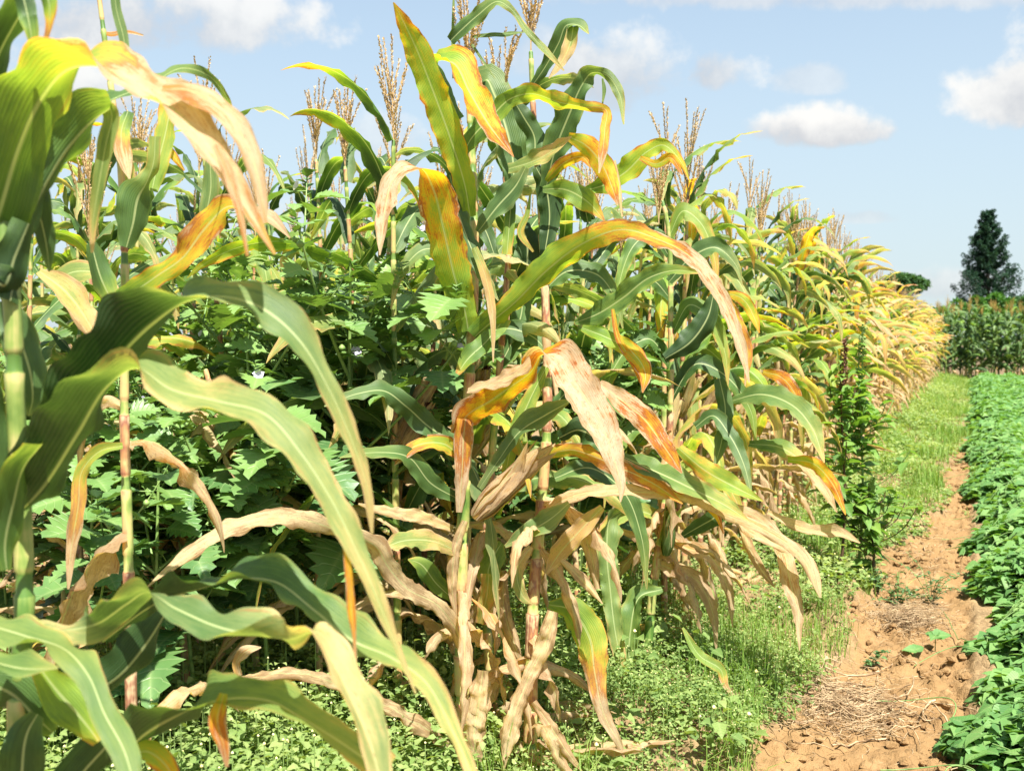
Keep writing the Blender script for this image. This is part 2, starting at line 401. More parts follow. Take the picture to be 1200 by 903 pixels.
def gen_plant(rng, style):
    """returns the measures of one maize plant standing at the origin"""
    H = {'edge': 1.86, 'dry': 1.86, 'inner': 1.95, 'green': 1.95}[style] * rng.uniform(.95, 1.05)
    lean = rng.normal(0, .05, 2); 
    if style in ('edge', 'dry'): lean[0] += .05
    z = 0; nodes = []
    k = 0
    while z < H - .08:
        z += (.085 + .006 * k if k < 6 else .112) * rng.uniform(.9, 1.1); k += 1
        nodes.append(min(z, H))
    nodes = np.array(nodes)
    def at(zz): q = zz / H; return np.array([lean[0] * q ** 2, lean[1] * q ** 2, zz])
    leaves = []
    az0 = rng.uniform(0, 6.28)
    nn = len(nodes)
    for i, zn in enumerate(nodes):
        q = zn / H
        if zn < .18: continue
        az = az0 + math.pi * (i % 2) + rng.normal(0, .55)
        if style in ('edge', 'dry'):     # the plants on the edge reach for the light over the path
            ax, ay = math.cos(az), math.sin(az); ax += .22; az = math.atan2(ay, ax)
        elif style == 'green':
            pass
        warm = float(np.clip(rng.normal(.45 if style in ('edge', 'dry') else .35, .35), 0, 1))
        dryline = {'edge': .40, 'dry': .52, 'inner': .40, 'green': .12}[style] + rng.normal(0, .07)
        if q < dryline:         # withered leaf hanging down the stalk
            if rng.random() < .15: continue
            if rng.random() < .45 and q > .25:
                leaves.append(dict(base=at(zn), L=rng.uniform(.35, .78), W=rng.uniform(.035, .06), th0=R(rng.uniform(35, 85)), th1=R(rng.uniform(95, 172)), az=az + rng.normal(0, .6), power=.9,
                                   roll0=rng.uniform(-.5, .5), roll1=rng.uniform(-1.8, 1.8), drift=rng.normal(0, .4), s0=rng.uniform(.6, .9), s1=1.0, smid=.86, fold=.5, curl=.34, ruffle=.2, warm=warm, tear=.4))
            else:
                leaves.append(dict(base=at(zn), L=rng.uniform(.35, .6), W=rng.uniform(.035, .065), th0=R(rng.uniform(60, 120)), th1=R(rng.uniform(165, 178)), az=az, power=.45,
                                   roll0=rng.uniform(-.6, .6), roll1=rng.uniform(-2.5, 2.5), drift=rng.normal(0, .6), s0=rng.uniform(.82, 1), s1=1.0, smid=rng.uniform(.84, .96), fold=.55, curl=.38, ruffle=.26, warm=warm, tear=.5))
        else:
            top = (q - dryline) / (1 - dryline)
            W_ = 1.1 if style == 'dry' else 1.0
            L = (.80 - .36 * top ** 1.5) * rng.uniform(.85, 1.1)
            W = (1.5 if style == 'green' else W_) * (.082 - .018 * top) * rng.uniform(.85, 1.1)
            age = {'edge': rng.choice([.02, .10, .22, .36, .55], p=[.34, .30, .18, .12, .06]), 'dry': rng.choice([.02, .10, .2, .44, .60], p=[.42, .34, .10, .06, .08]), 'inner': rng.choice([.02, .10, .2, .4], p=[.4, .32, .18, .10]), 'green': rng.choice([.0, .06, .16])}[style]
            if style == 'dry' and rng.random() < .26: age = .82
            tip = {'edge': .62, 'dry': .85, 'inner': .6, 'green': .25}[style] * rng.uniform(.7, 1.1)
            kink = (rng.uniform(.3, .65), R(rng.uniform(20, 70))) if rng.random() < .6 else None
            leaves.append(dict(base=at(zn), L=L, W=W, th0=R(rng.uniform(14, 38) + (1 - top) * 20), th1=R(rng.uniform(100, 172) - 22 * top), az=az, power=rng.uniform(1.0, 1.8),
                               roll0=rng.uniform(-.2, .2), roll1=rng.uniform(-1.5, 1.5), drift=rng.normal(0, .3), kink=kink, s0=age, s1=max(age, tip), smid=age + (tip - age) * rng.uniform(.05, .5),
                               fold=rng.uniform(.25, .6), curl=.1, ruffle=rng.uniform(.08, .2), warm=warm, tear=.12))
    ears = []
    for zz in (rng.uniform(.42, .5),) + ((rng.uniform(.50, .56),) if rng.random() < .25 else ()):
        ears.append((at(zz * H), az0 + rng.uniform(-.6, .6) + (0 if rng.random() < .5 else math.pi), R(rng.uniform(14, 34)), rng.uniform(.8, 1.05)))
    return dict(H=H, at=at, nodes=nodes, leaves=leaves, ears=ears, tassel=(at(H), rng.uniform(.32, .43)), style=style)

def add_stalk(mb, path, rad0, rad1, nodes_t, rng, tone=.35, m=9, per=9, mat=0):
    """path: function t->point (0 base .. 1 top). Sheathed culm with a ring at every node."""
    ts, rs, ss = [], [], []
    edges = np.concatenate([[0], nodes_t, [1.0]])
    for i in range(len(edges) - 1):
        a, b = edges[i], edges[i + 1]
        if b - a < 1e-4: continue
        r = rad0 + (rad1 - rad0) * ((a + b) / 2) ** 1.1
        tn = float(np.clip(tone + rng.normal(0, .16), .05, .98))
        for x, k, dt in ((0, .98, .0), (.025, 1.17, .1), (.06, 1.16, .04), (.3, 1.12, 0), (.62, 1.13, -.02), (.80, 1.20, .14), (.835, .97, -.3), (.97, .93, -.34)):
            ts.append(a + (b - a) * x); rs.append(r * k); ss.append(tn + dt)
    ts.append(1.0); rs.append(rad1 * .7); ss.append(.3)
    P = np.array([path(t) for t in ts]); A = np.zeros((len(ts), 4)); A[:, 0] = ss; A[:, 2] = ts
    tube(mb, P, rs, A, m=m, mat=mat)

def add_tassel(mb, base, Ht, rng, lean=(0, 0), nb=16, detail=True, mat=0, spread=.72):
    base = np.asarray(base, float); tone = rng.uniform(0, .6)
    def branch(p0, az, th0, th1, L, r):
        n = 9; t = np.linspace(0, 1, n); th = th0 + (th1 - th0) * t
        D = np.stack([np.sin(th) * np.cos(az) + lean[0] * t, np.sin(th) * np.sin(az) + lean[1] * t, np.cos(th)], 1)
        P = p0 + np.concatenate([[np.zeros(3)], np.cumsum(D[1:] * (L / (n - 1)), axis=0)])
        A = np.zeros((n, 4)); A[:, 0] = tone
        tube(mb, P, np.linspace(r, r * .5, n), A, m=3, mat=mat)
        if not detail: return
        ns = int(L / .0062)         # paired dry spikelets
        q = np.repeat(np.linspace(.14, 1, ns), 2) * (n - 1); k = np.clip(q.astype(int), 0, n - 2)
        C = P[k] + (P[k + 1] - P[k]) * (q - k)[:, None]; Tn = norm(P[k + 1] - P[k])
        side = norm(np.cross(Tn, rng.normal(size=Tn.shape))); dirv = norm(Tn + side * .6)
        wv = norm(np.cross(dirv, side + .01)); ln = rng.uniform(.0075, .0125, len(q))[:, None]
        V = np.stack([C, C + dirv * ln * .45 + wv * .0030, C + dirv * ln, C + dirv * ln * .45 - wv * .0030 + side * .0018], 1).reshape(-1, 3)
        A = np.zeros((len(V), 4)); A[:, 0] = tone + rng.uniform(-.3, .3)
        mb.add(V, np.arange(len(V)).reshape(-1, 4), A, mat)
    branch(base, 0, 0, R(rng.uniform(-8, 8)), Ht, .0028)
    for i in range(nb):
        q = rng.uniform(.08, .42); az = rng.uniform(0, 6.28)
        p0 = base + np.array([0, 0, Ht * q])
        branch(p0, az, R(rng.uniform(14, 30)) * spread, R(rng.uniform(8, 38)) * spread, Ht * rng.uniform(.42, .66), .0016)

def add_ear(mbh, mbs, base, az, tilt, size, rng, s=.9, warm=.5, m=12, hm=0, sm=0):
    """husked ear: overlapping husk leaves over a tapered body, silk at the tip"""
    D = np.array([math.sin(tilt) * math.cos(az), math.sin(tilt) * math.sin(az), math.cos(tilt)])
    L = .23 * size; t = np.linspace(0, 1, 9)
    rad = .027 * size * np.interp(t, [0, .12, .35, .7, .9, 1], [.45, .85, 1, .85, .5, .22])
    A = np.zeros((9, 4)); A[:, 0] = s; A[:, 2] = t * L; A[:, 3] = warm
    tube(mbh, base + D * (t * L)[:, None], rad, A, m=m, mat=hm)
    X = norm(np.cross(D, np.array([0.3, .2, 1.0]))); Y = np.cross(D, X)
    for k in range(6):
        a = k * 2.4 + rng.uniform(-.3, .3); n = 12; q = np.linspace(0, 1, n); sp = rng.uniform(.004, .02) if k < 4 else rng.uniform(.03, .06)
        rr = np.interp(q, [0, .12, .35, .7, .9, 1], [.5, .9, 1.06, .95, .75, .55]) * .029 * size + sp * np.clip(q - .55, 0, 1) ** 1.4 * 3
        O = X * math.cos(a) + Y * math.sin(a)
        P = base + D * (q * L * rng.uniform(.95, 1.25))[:, None] + O * rr[:, None]
        S = np.broadcast_to(np.cross(D, O), P.shape)
        ribbon(mbh, P, S, wprofile(q, .055 * size), np.full(n, s) + rng.uniform(-.12, .08) + .05 * q, warm, fold=-.55, curl=-.2, ruffle=.06, m=5, rng=rng, mat=hm)
    for k in range(14):
        e = base + D * L * 1.0; d = norm(D + rng.normal(0, .45, 3)); q = np.linspace(0, 1, 5)
        P = e + d * (q * .045)[:, None] + np.array([0, 0, -1]) * (q ** 2 * .03)[:, None]
        tube(mbs, P, .0016, m=3, mat=sm)

def add_leaf(mb, lf, rng, n=26, m=7, mat=0):
    P, S, W, s = leaf_curve(rng, lf['base'], lf['L'], lf['W'], lf['th0'], lf['th1'], lf['az'], n, lf['power'], lf['roll0'], lf['roll1'], lf['drift'], lf.get('kink'), lf['s0'], lf['s1'], lf['smid'])
    ribbon(mb, P, S, W, s, lf['warm'], lf['fold'], lf['ruffle'], m=m, mat=mat, rng=rng, tear=lf['tear'], curl=lf['curl'])

def plant_tree(rng, style, loc, parts=True, tones=.5):
    """a maize plant with its parts as children"""
    g = gen_plant(rng, style); e = empty('maize_plant', loc)
    mb = MB(); H = g['H']
    add_stalk(mb, lambda t: g['at'](t * H), .0135, .006, g['nodes'] / H, rng, tone=tones)
    kid(e, mb.build('stalk', M_STALK, e))
    for lf in g['leaves']:
        mb = MB(); add_leaf(mb, lf, rng); kid(e, mb.build('leaf', M_LEAF, e))
    mb = MB(); add_tassel(mb, g['tassel'][0] - np.array([0, 0, .03]), g['tassel'][1], rng, nb=rng.integers(8, 14)); kid(e, mb.build('tassel', M_TASSEL, e))
    for (b, az, tl, sz) in g['ears']:
        h, k = MB(), MB(); add_ear(h, k, b, az, tl, sz, rng, s=rng.uniform(.55, 1), warm=rng.uniform(0, .6)); eo = h.build('ear', M_HUSK, e); kid(e, eo); kid(eo, k.build('silk', M_SILK, eo))
    return e

def plant_mesh(rng, style, n=13, m=4, tones=.5):
    """the same plant as one mesh, for places where its parts are too small to see"""
    g = gen_plant(rng, style); mb = MB(); H = g['H']
    P = np.array([g['at'](t * H) for t in np.linspace(0, 1, 12)]); A = np.zeros((12, 4)); A[:, 0] = tones + rng.normal(0, .15, 12)
    tube(mb, P, np.linspace(.016, .006, 12), A, m=5, mat=1)
    for lf in g['leaves']: add_leaf(mb, lf, rng, n=n, m=m)
    add_tassel(mb, g['tassel'][0], g['tassel'][1], rng, nb=9, detail=style != 'green', mat=2)
    if style == 'green':       # spikelets merge at this distance: thicker branches
        add_tassel(mb, g['tassel'][0], g['tassel'][1], rng, nb=8, detail=True, mat=2)
    for (b, az, tl, sz) in g['ears']: add_ear(mb, mb, b, az, tl, sz, rng, s=.9 if style != 'green' else .2, warm=.3, m=6, hm=0, sm=3)
    return mb

# ------------------------------------------------------------------ the maize plants of the foreground, leaf by leaf
class Hero:
    def __init__(s, label, stalk, d, rad, tone, seed, group=None, foot=None):
        s.rng = np.random.default_rng(seed)
        P = np.array([unproj(x, y, dd) for x, y, dd in stalk])       # from low to high
        foot = P[0] if foot is None else foot
        s.base = np.array([foot[0], foot[1], 0.0])
        s.e = tag(empty('maize_plant', s.base), label, 'maize plant', group)
        Q = np.concatenate([[s.base], P]) - s.base if P[0][2] > .04 else P - s.base
        SP = spline(Q, 60); q = np.linspace(0, 1, 60)
        path = lambda t: np.array([np.interp(t, q, SP[:, k]) for k in range(3)])
        Ls = np.linalg.norm(np.diff(SP, axis=0), axis=1).sum()
        z = np.array([.06, .15, .27, .41, .57, .74, .92, 1.09, 1.25, 1.40, 1.55, 1.70, 1.84, 1.97, 2.1, 2.2]) / Ls
        mb = MB(); add_stalk(mb, path, rad[0], rad[1], z[z < .97], s.rng, tone=tone, m=14)
        kid(s.e, mb.build('stalk', M_STALK, s.e)); s.path = path
    def leaf(s, pts, d0, d1, warm=.5, fold=.38, ruffle=.11, curl=.05, wmax=.115, bow=0.0, n=None, tear=.16, m=9, label=None):
        """pts: x, y, apparent width in photo pixels, tilt of the blade in degrees (0 faces the camera, + shows its upper side, - its underside), ageing"""
        pts = np.array(pts, float); k = len(pts)
        if warm >= .8: pts[:, 4] += .06 * np.clip(pts[:, 4] / .2, 0, 1) * (pts[:, 4] < .6)
        ch = np.concatenate([[0], np.cumsum(np.hypot(*np.diff(pts[:, :2], axis=0).T))]); ch /= ch[-1]
        dd = d0 + (d1 - d0) * ch + bow * np.sin(ch * math.pi)
        W = pts[:, 2] / F * dd / np.maximum(np.abs(np.cos(np.radians(pts[:, 3]))), .36)
        W = np.minimum(W, wmax); W[-1] = min(W[-1], .004) if pts[-1, 2] <= 6 else W[-1]
        rows = np.array([np.concatenate([unproj(p[0], p[1], q), [w_, math.radians(p[3]), p[4]]]) for p, q, w_ in zip(pts, dd, W)])
        n = n or int(max(22, 9 * k))
        Q = spline(rows, n); P = Q[:, :3]; W = np.maximum(Q[:, 3], .0012)
        T = norm(np.gradient(P, axis=0)); V = norm(P - CPOS)
        perp = norm(np.cross(V, T)) * -1                               # at right angles to the blade as seen from the path
        
        dirn = 1.0 if pts[-1, 0] >= pts[0, 0] else -1.0
        S = perp * np.cos(Q[:, 4])[:, None] + np.cross(perp, T) * (dirn * np.sin(Q[:, 4]) * s.sgn(perp, T, V))[:, None]
        fold = fold * np.clip(-np.sin(Q[:, 4]) * 3, -1, 1)             # the blade is channelled upwards
        fold = np.where(np.abs(fold) < .08, -.08, fold)
        mb = MB(); ribbon(mb, P - s.base, S, W, np.clip(Q[:, 5], 0, 1.1), warm, fold, ruffle, m=m, rng=s.rng, tear=tear, curl=curl)
        o = mb.build('leaf', M_LEAF, s.e)
        if label: o['label'] = label
        return kid(s.e, o)
    @staticmethod
    def sgn(perp, T, V):
        # make +angle carry the perp side away from the camera
        c = np.cross(perp, T); return np.where(np.sum(c * V, 1) >= 0, 1.0, -1.0)
    def dry(s, z0, z1, count, az=None):
        """withered leaves wrapped round the lower stalk"""
        for i in range(count):
            z = s.rng.uniform(z0, z1); t = z / max(s.path(1.0)[2], .1); b = s.path(t)
            a = s.rng.uniform(0, 6.28) if az is None else az + s.rng.normal(0, .7)
            if s.rng.random() < .35: lf = dict(base=b, L=s.rng.uniform(.4, .6), W=.045, th0=R(s.rng.uniform(40, 70)), th1=R(s.rng.uniform(110, 160)), az=a, power=.9, roll0=0, roll1=s.rng.uniform(-2, 2), drift=s.rng.normal(0, .4), s0=.75, s1=1, smid=.86, fold=.5, curl=.34, ruffle=.2, warm=.5, tear=.4)
            else: lf = dict(base=b, L=s.rng.uniform(.28, .5), W=s.rng.uniform(.035, .065), th0=R(s.rng.uniform(50, 120)), th1=R(175), az=a, power=.45, roll0=0, roll1=s.rng.uniform(-2.5, 2.5), drift=s.rng.normal(0, .6), s0=s.rng.uniform(.7, .95), s1=1, smid=s.rng.uniform(.8, .95), fold=.55, curl=.38, ruffle=.26, warm=.6, tear=.5)
            mb = MB(); add_leaf(mb, lf, s.rng, n=30, m=7); kid(s.e, mb.build('leaf', M_LEAF, s.e))
    def tassel(s, px, py, d, h, nb=12, lean=(0, 0), stem=None):
        mb = MB(); b = unproj(px, py, d) - s.base; add_tassel(mb, b, h, s.rng, lean, nb=nb)
        if stem is not None:
            q = unproj(stem[0], stem[1], d) - s.base
            A = np.zeros((6, 4)); A[:, 0] = .2
            tube(mb, np.linspace(q, b, 6), .0035, A, m=6, mat=1)
        kid(s.e, mb.build('tassel', [M_TASSEL, M_STALK], s.e))
    def ear(s, px, py, qx, qy, d, size, sv=.9, warm=.4, silk=True):
        b = unproj(px, py, d); e = unproj(qx, qy, d - .05); D = norm(e - b)
        h, k = MB(), MB(); add_ear(h, k, b - s.base, math.atan2(D[1], D[0]), math.acos(D[2]), size, s.rng, s=sv, warm=warm, m=14)
        eo = h.build('ear', M_HUSK, s.e); kid(s.e, eo)
        if silk: kid(eo, k.build('silk', M_SILK, eo))

# --- plant at the left edge, closest to the camera
A = Hero('closest maize plant, thick green stalk at the left edge with huge arching leaves', [(20, 903, 1.34), (22, 800, 1.34), (28, 735, 1.34), (26, 600, 1.34), (18, 470, 1.33), (14, 350, 1.32), (0, 240, 1.32), (-16, 100, 1.32), (-24, -40, 1.32)], 1.34, (.0125, .009), .16, 1,
         foot=unproj(18, 903, 1.36))
A.leaf([(-18, 300, 60, -10, .08), (2, 240, 76, -20, .08), (22, 175, 78, -25, .12), (48, 118, 74, -40, .18), (78, 84, 52, -65, .34), (112, 78, 36, -95, .55), (155, 98, 40, -130, .80), (205, 130, 42, -138, .84), (248, 178, 34, -150, .84), (285, 235, 22, -160, .76), (322, 298, 3, -160, .6)], 1.32, 1.12, .75, fold=.42)
A.leaf([(190, 104, 8, 40, .55), (225, 107, 24, 40, .72), (262, 130, 28, 35, .78), (290, 172, 24, 25, .86), (304, 215, 18, 15, .9), (311, 262, 4, 10, .8)], 1.18, 1.15, .8, fold=.1)
A.leaf([(252, 170, 6, 0, .8), (268, 205, 14, 0, .83), (280, 245, 10, 0, .8), (290, 300, 3, 0, .65)], 1.14, 1.13, .9, fold=.1)
A.leaf([(12, 352, 24, -30, .1), (18, 325, 34, -35, .08), (30, 270, 30, -40, .08), (55, 215, 40, -45, .12), (85, 168, 46, -45, .16), (112, 140, 40, -60, .2), (132, 126, 24, -88, .3)], 1.30, 1.4, .6, fold=.42)
A.leaf([(128, 124, 16, 60, .3), (131, 135, 20, 30, .3), (124, 170, 20, 10, .26), (116, 215, 16, 5, .3), (109, 262, 10, 0, .42), (108, 296, 3, 0, .8)], 1.40, 1.42, .3)
A.leaf([(108, 128, 8, 40, .1), (140, 113, 12, 60, .14), (175, 100, 12, 60, .16), (215, 80, 12, 50, .2), (243, 88, 10, 20, .2), (264, 112, 8, 10, .25), (275, 143, 4, 0, .3)], 1.5, 1.9, .3)
A.leaf([(-20, 120, 36, -20, .05), (0, 62, 40, -35, .06), (18, 28, 34, -40, .1), (34, 2, 26, -60, .16), (50, -20, 20, -80, .2)], 1.3, 1.25, .4)
A.leaf([(22, -20, 20, 0, .05), (30, 8, 24, -10, .08), (36, 38, 16, 20, .3), (38, 65, 4, 30, .6)], 1.22, 1.22, .7)
A.leaf([(48, -25, 22, 0, .1), (57, 2, 20, -20, .2), (58, 26, 10, -10, .5), (50, 58, 4, 0, .8)], 1.23, 1.23, .9)
A.leaf([(10, 205, 14, -10, .05), (30, 212, 30, -20, .04), (44, 245, 30, -20, .05), (54, 285, 22, -10, .08), (58, 318, 6, 0, .2)], 1.36, 1.4, .3)
A.leaf([(-14, 318, 24, 0, .05), (4, 335, 40, -30, .03), (18, 300, 40, -30, .05), (34, 262, 26, -40, .1)], 1.28, 1.3, .5)
A.leaf([(4, 352, 18, 10, .1), (22, 395, 46, 15, .08), (36, 440, 40, 20, .1), (38, 470, 22, 10, .12), (33, 487, 5, 0, .3)], 1.4, 1.42, .1)
A.leaf([(24, 548, 30, -40, .05), (66, 505, 46, -45, .03), (128, 432, 62, -48, .03), (180, 380, 62, -55, .03), (222, 353, 34, -85, .22), (262, 348, 34, -128, .3), (308, 362, 42, -138, .22), (350, 398, 38, -145, .26), (385, 455, 26, -155, .36), (410, 510, 20, -160, .5), (430, 570, 14, -165, .6), (436, 625, 3, -165, .75)], 1.34, 1.22, .2, fold=.4, bow=-.06)
A.leaf([(24, 600, 24, -40, .05), (52, 570, 56, -46, .03), (92, 508, 64, -48, .05), (128, 452, 44, -70, .12), (158, 432, 30, -95, .3), (200, 456, 40, -132, .34), (255, 470, 44, -138, .38), (312, 486, 46, -140, .32), (352, 530, 40, -145, .34), (388, 585, 34, -150, .38), (420, 650, 26, -155, .42), (450, 720, 16, -160, .46), (487, 812, 2, -165, .6)], 1.32, 1.12, .2, fold=.4, bow=-.05)
A.leaf([(8, 668, 16, -20, .2), (6, 640, 34, -30, .16), (16, 590, 42, -35, .12), (28, 548, 28, -60, .2), (50, 520, 18, -85, .35)], 1.28, 1.25, .5)
A.leaf([(0, 560, 20, 0, .1), (-12, 500, 40, 10, .1), (-20, 430, 30, 10, .12)], 1.34, 1.3, .2)
A.leaf([(-20, 730, 34, 50, .22), (30, 745, 32, 55, .2), (78, 762, 30, 60, .25), (104, 792, 30, 20, .14), (122, 835, 34, 5, .14), (146, 880, 34, 0, .16), (160, 930, 20, 0, .2)], 1.25, 1.1, .3, fold=.15)
A.leaf([(28, 738, 14, 60, .5), (75, 738, 14, 70, .55), (115, 730, 38, -40, .25), (148, 708, 46, -50, .2), (172, 694, 26, -85, .3), (205, 712, 34, -130, .22), (258, 735, 40, -135, .24), (305, 745, 28, -110, .34), (343, 748, 30, -55, .5), (366, 742, 22, -85, .6), (388, 772, 34, -130, .66), (410, 815, 42, -140, .56), (432, 865, 38, -145, .5), (448, 925, 24, -150, .5)], 1.33, 1.06, .1, fold=.4, bow=-.04)
A.leaf([(120, 752, 20, -50, .05), (185, 706, 24, -60, .08), (235, 690, 24, -80, .1), (285, 678, 28, -115, .16), (325, 683, 34, -130, .18), (368, 715, 42, -140, .2), (412, 750, 42, -140, .26), (458, 770, 34, -145, .36), (498, 798, 28, -150, .46), (530, 855, 22, -155, .5), (558, 920, 12, -155, .6)], 1.38, 1.12, .3, fold=.4)
A.leaf([(110, 812, 26, -40, .02), (140, 792, 44, -45, .01), (170, 757, 44, -48, .02), (192, 722, 24, -60, .05), (200, 705, 8, -70, .1)], 1.36, 1.45, .5)
A.leaf([(140, 890, 26, -45, .02), (168, 862, 50, -48, .02), (205, 840, 40, -65, .05), (238, 826, 28, -110, .14), (278, 818, 38, -135, .16), (318, 822, 36, -140, .2), (352, 840, 30, -140, .24), (400, 870, 36, -140, .28), (450, 905, 36, -145, .3)], 1.32, 1.1, .4, fold=.4)
A.leaf([(-20, 772, 22, 55, .22), (25, 783, 24, 55, .2), (68, 783, 4, 50, .4)], 1.2, 1.15, .3)
A.leaf([(45, 780, 20, -20, .2), (66, 808, 46, -30, .14), (96, 842, 46, -25, .16), (116, 868, 18, -10, .4)], 1.3, 1.3, .9)
A.leaf([(-16, 800, 36, -30, .04), (12, 812, 54, -35, .04), (42, 840, 48, -30, .06), (62, 858, 12, -20, .2)], 1.32, 1.34, .6)
A.leaf([(28, 960, 40, 0, .1), (26, 900, 50, 5, .1), (32, 858, 44, 5, .12), (44, 836, 20, 10, .2)], 1.3, 1.3, .4, fold=.6)
A.leaf([(70, 960, 40, -30, .06), (90, 915, 50, -30, .05), (128, 870, 44, -40, .08), (150, 840, 20, -50, .3)], 1.35, 1.4, .7)
A.leaf([(150, 885, 10, -20, .3), (172, 880, 26, -10, .34), (196, 898, 26, 0, .4), (206, 920, 14, 0, .5)], 1.3, 1.3, 1.0)
A.leaf([(262, 812, 10, 0, .4), (255, 845, 22, 0, .68), (262, 872, 14, 0, .72), (266, 898, 4, 0, .75)], 1.2, 1.2, 1.0)
A.leaf([(406, 642, 8, 0, .5), (410, 690, 9, 0, .68), (412, 715, 10, 0, .68), (415, 745, 5, 0, .7), (417, 790, 2, 0, .8)], 1.13, 1.12, 1.0)
A.leaf([(134, -30, 10, 0, .12), (136, 8, 12, 5, .14), (145, 45, 13, 5, .2), (149, 80, 6, 0, .3)], 1.6, 1.6, .2)

# --- second plant behind it, thin top with a bare tassel stem
Fp = Hero('maize plant with curled yellow and dark leaves just behind the closest one at the left', [(150, 640, 2.05), (146, 500, 2.05), (146, 300, 2.05), (140, 180, 2.05), (127, 80, 2.05), (114, -20, 2.05)], 2.05, (.012, .004), .45, 2)
Fp.leaf([(137, 388, 8, -20, .15), (148, 352, 26, -20, .12), (180, 326, 26, 20, .42), (214, 302, 28, 30, .45), (240, 268, 36, 25, .56), (268, 242, 22, 40, .56), (290, 246, 10, 50, .7), (312, 252, 16, 30, .9), (340, 279, 2, 20, .95)], 2.0, 1.9, .95)
Fp.leaf([(148, 290, 14, -10, .06), (156, 262, 34, -20, .05), (162, 232, 40, -25, .08), (172, 214, 20, -40, .2), (180, 190, 16, 10, .3), (182, 160, 16, 10, .3)], 2.0, 2.0, .4)
Fp.leaf([(178, 224, 14, 0, .2), (184, 195, 24, -5, .22), (193, 160, 24, -10, .3), (200, 128, 20, -30, .45), (206, 108, 12, -60, .6)], 2.05, 2.1, .8)
Fp.leaf([(107, 285, 14, -20, .08), (118, 325, 28, -20, .12), (136, 362, 14, -10, .5)], 2.0, 2.0, .6)
Fp.leaf([(46, 318, 10, 30, .6), (75, 340, 32, 35, .5), (100, 372, 28, 30, .7), (116, 402, 8, 20, .9)], 1.9, 1.9, .3)
Fp.leaf([(60, 330, 10, 30, .3), (90, 318, 22, 40, .3), (120, 322, 16, 30, .5), (140, 340, 6, 20, .7)], 2.1, 2.1, .3)
Fp.leaf([(150, 130, 10, -30, .1), (142, 155, 20, 0, .5), (147, 190, 16, 0, .85), (152, 210, 4, 0, .95)], 2.05, 2.0, .7)
Fp.leaf([(155, 290, 8, 0, .2), (146, 250, 18, 10, .2), (150, 205, 16, 10, .4), (146, 160, 5, 0, .7)], 2.1, 2.1, .4)
Fp.leaf([(190, 165, 6, 0, .6), (203, 182, 10, 0, .6), (216, 200, 4, 0, .65)], 2.1, 2.1, 1)
Fp.leaf([(246, 190, 12, 0, .2), (247, 220, 20, 5, .2), (240, 260, 14, 0, .25), (237, 300, 3, 0, .4)], 2.15, 2.15, .2)
Fp.leaf([(118, 38, 3, 40, .6), (130, 40, 5, 40, .62), (150, 38, 5, 40, .7), (168, 42, 2, 40, .8)], 2.05, 2.05, .9)
Fp.leaf([(150, 480, 8, 0, .8), (125, 470, 18, 10, .9), (100, 500, 16, 0, .95), (92, 560, 6, 0, 1)], 2.05, 2.1, .5, curl=.6)
Fp.leaf([(144, 522, 8, 20, .3), (118, 528, 14, 25, .34), (96, 552, 16, 10, .45), (92, 590, 18, 0, .55), (84, 640, 14, 0, .65), (80, 690, 4, 0, .9)], 2.0, 2.0, .7)
Fp.dry(.25, 1.0, 4)

# --- the tall plant in the middle of the photo
B = Hero('tall central maize plant, front stalk with pinkish sheaths and orange blotched upper leaves', [(548, 925, 3.03), (541, 800, 3.03), (540, 690, 3.03), (545, 560, 3.03), (548, 480, 3.03), (554, 380, 3.04), (556, 270, 3.06), (552, 160, 3.08), (549, 95, 3.1)], 3.03, (.0205, .009), .5, 3)
B.tassel(549, 110, 3.1, .36, nb=13, lean=(.02, .02))
B.leaf([(551, 254, 16, 0, .2), (545, 218, 26, 4, .26), (527, 160, 34, 8, .28), (508, 108, 36, 8, .32), (490, 62, 31, -10, .34), (474, 28, 20, -5, .46), (461, 3, 5, 0, .6)], 3.0, 2.75, 1.0, fold=.4, label='upright bright green leaf with an orange red margin')
B.leaf([(538, 140, 16, -30, .06), (522, 100, 22, -50, .05), (514, 72, 20, -80, .2), (530, 74, 24, -120, .3), (550, 108, 30, -140, .36), (574, 148, 26, -150, .5), (602, 184, 5, -150, .72)], 3.0, 2.8, 1.0)
B.leaf([(528, 48, 12, 20, .1), (540, 36, 18, 25, .14), (560, 18, 18, 30, .2), (583, 2, 13, 45, .26), (598, 10, 8, 10, .3), (616, 34, 8, 10, .34), (640, 60, 8, 10, .44), (661, 83, 2, 10, .6)], 3.05, 2.9, .3)
B.leaf([(533, 92, 6, 0, .2), (531, 50, 5, 0, .2), (532, -20, 4, 0, .3)], 3.1, 3.1, .3, fold=.8)
B.leaf([(552, 44, 3, 40, .2), (582, 41, 6, 50, .2), (616, 38, 2, 50, .3)], 3.08, 3.0, .2)
B.leaf([(553, 52, 3, 0, .2), (565, 70, 3, 0, .22), (580, 92, 2, 0, .3)], 3.08, 3.0, .2)
B.leaf([(603, 230, 18, 0, .08), (600, 180, 36, 12, .12), (590, 140, 44, 16, .14), (578, 108, 42, 18, .16), (570, 94, 36, 60, .2), (562, 110, 20, 100, .2)], 3.15, 3.2, .15)
B.leaf([(543, 180, 10, 20, .1), (552, 163, 22, 30, .1), (575, 138, 26, 40, .12), (598, 116, 22, 10, .16), (622, 110, 20, -35, .28), (655, 120, 18, -35, .3), (688, 126, 12, -30, .42), (710, 129, 11, 0, .5), (709, 150, 13, 10, .46), (706, 180, 10, 10, .7), (702, 203, 3, 0, .9)], 3.0, 2.75, .9)
B.leaf([(602, 118, 10, -10, .04), (614, 138, 22, -10, .05), (626, 160, 24, -10, .08), (626, 190, 16, 0, .14)], 3.1, 3.1, .2)
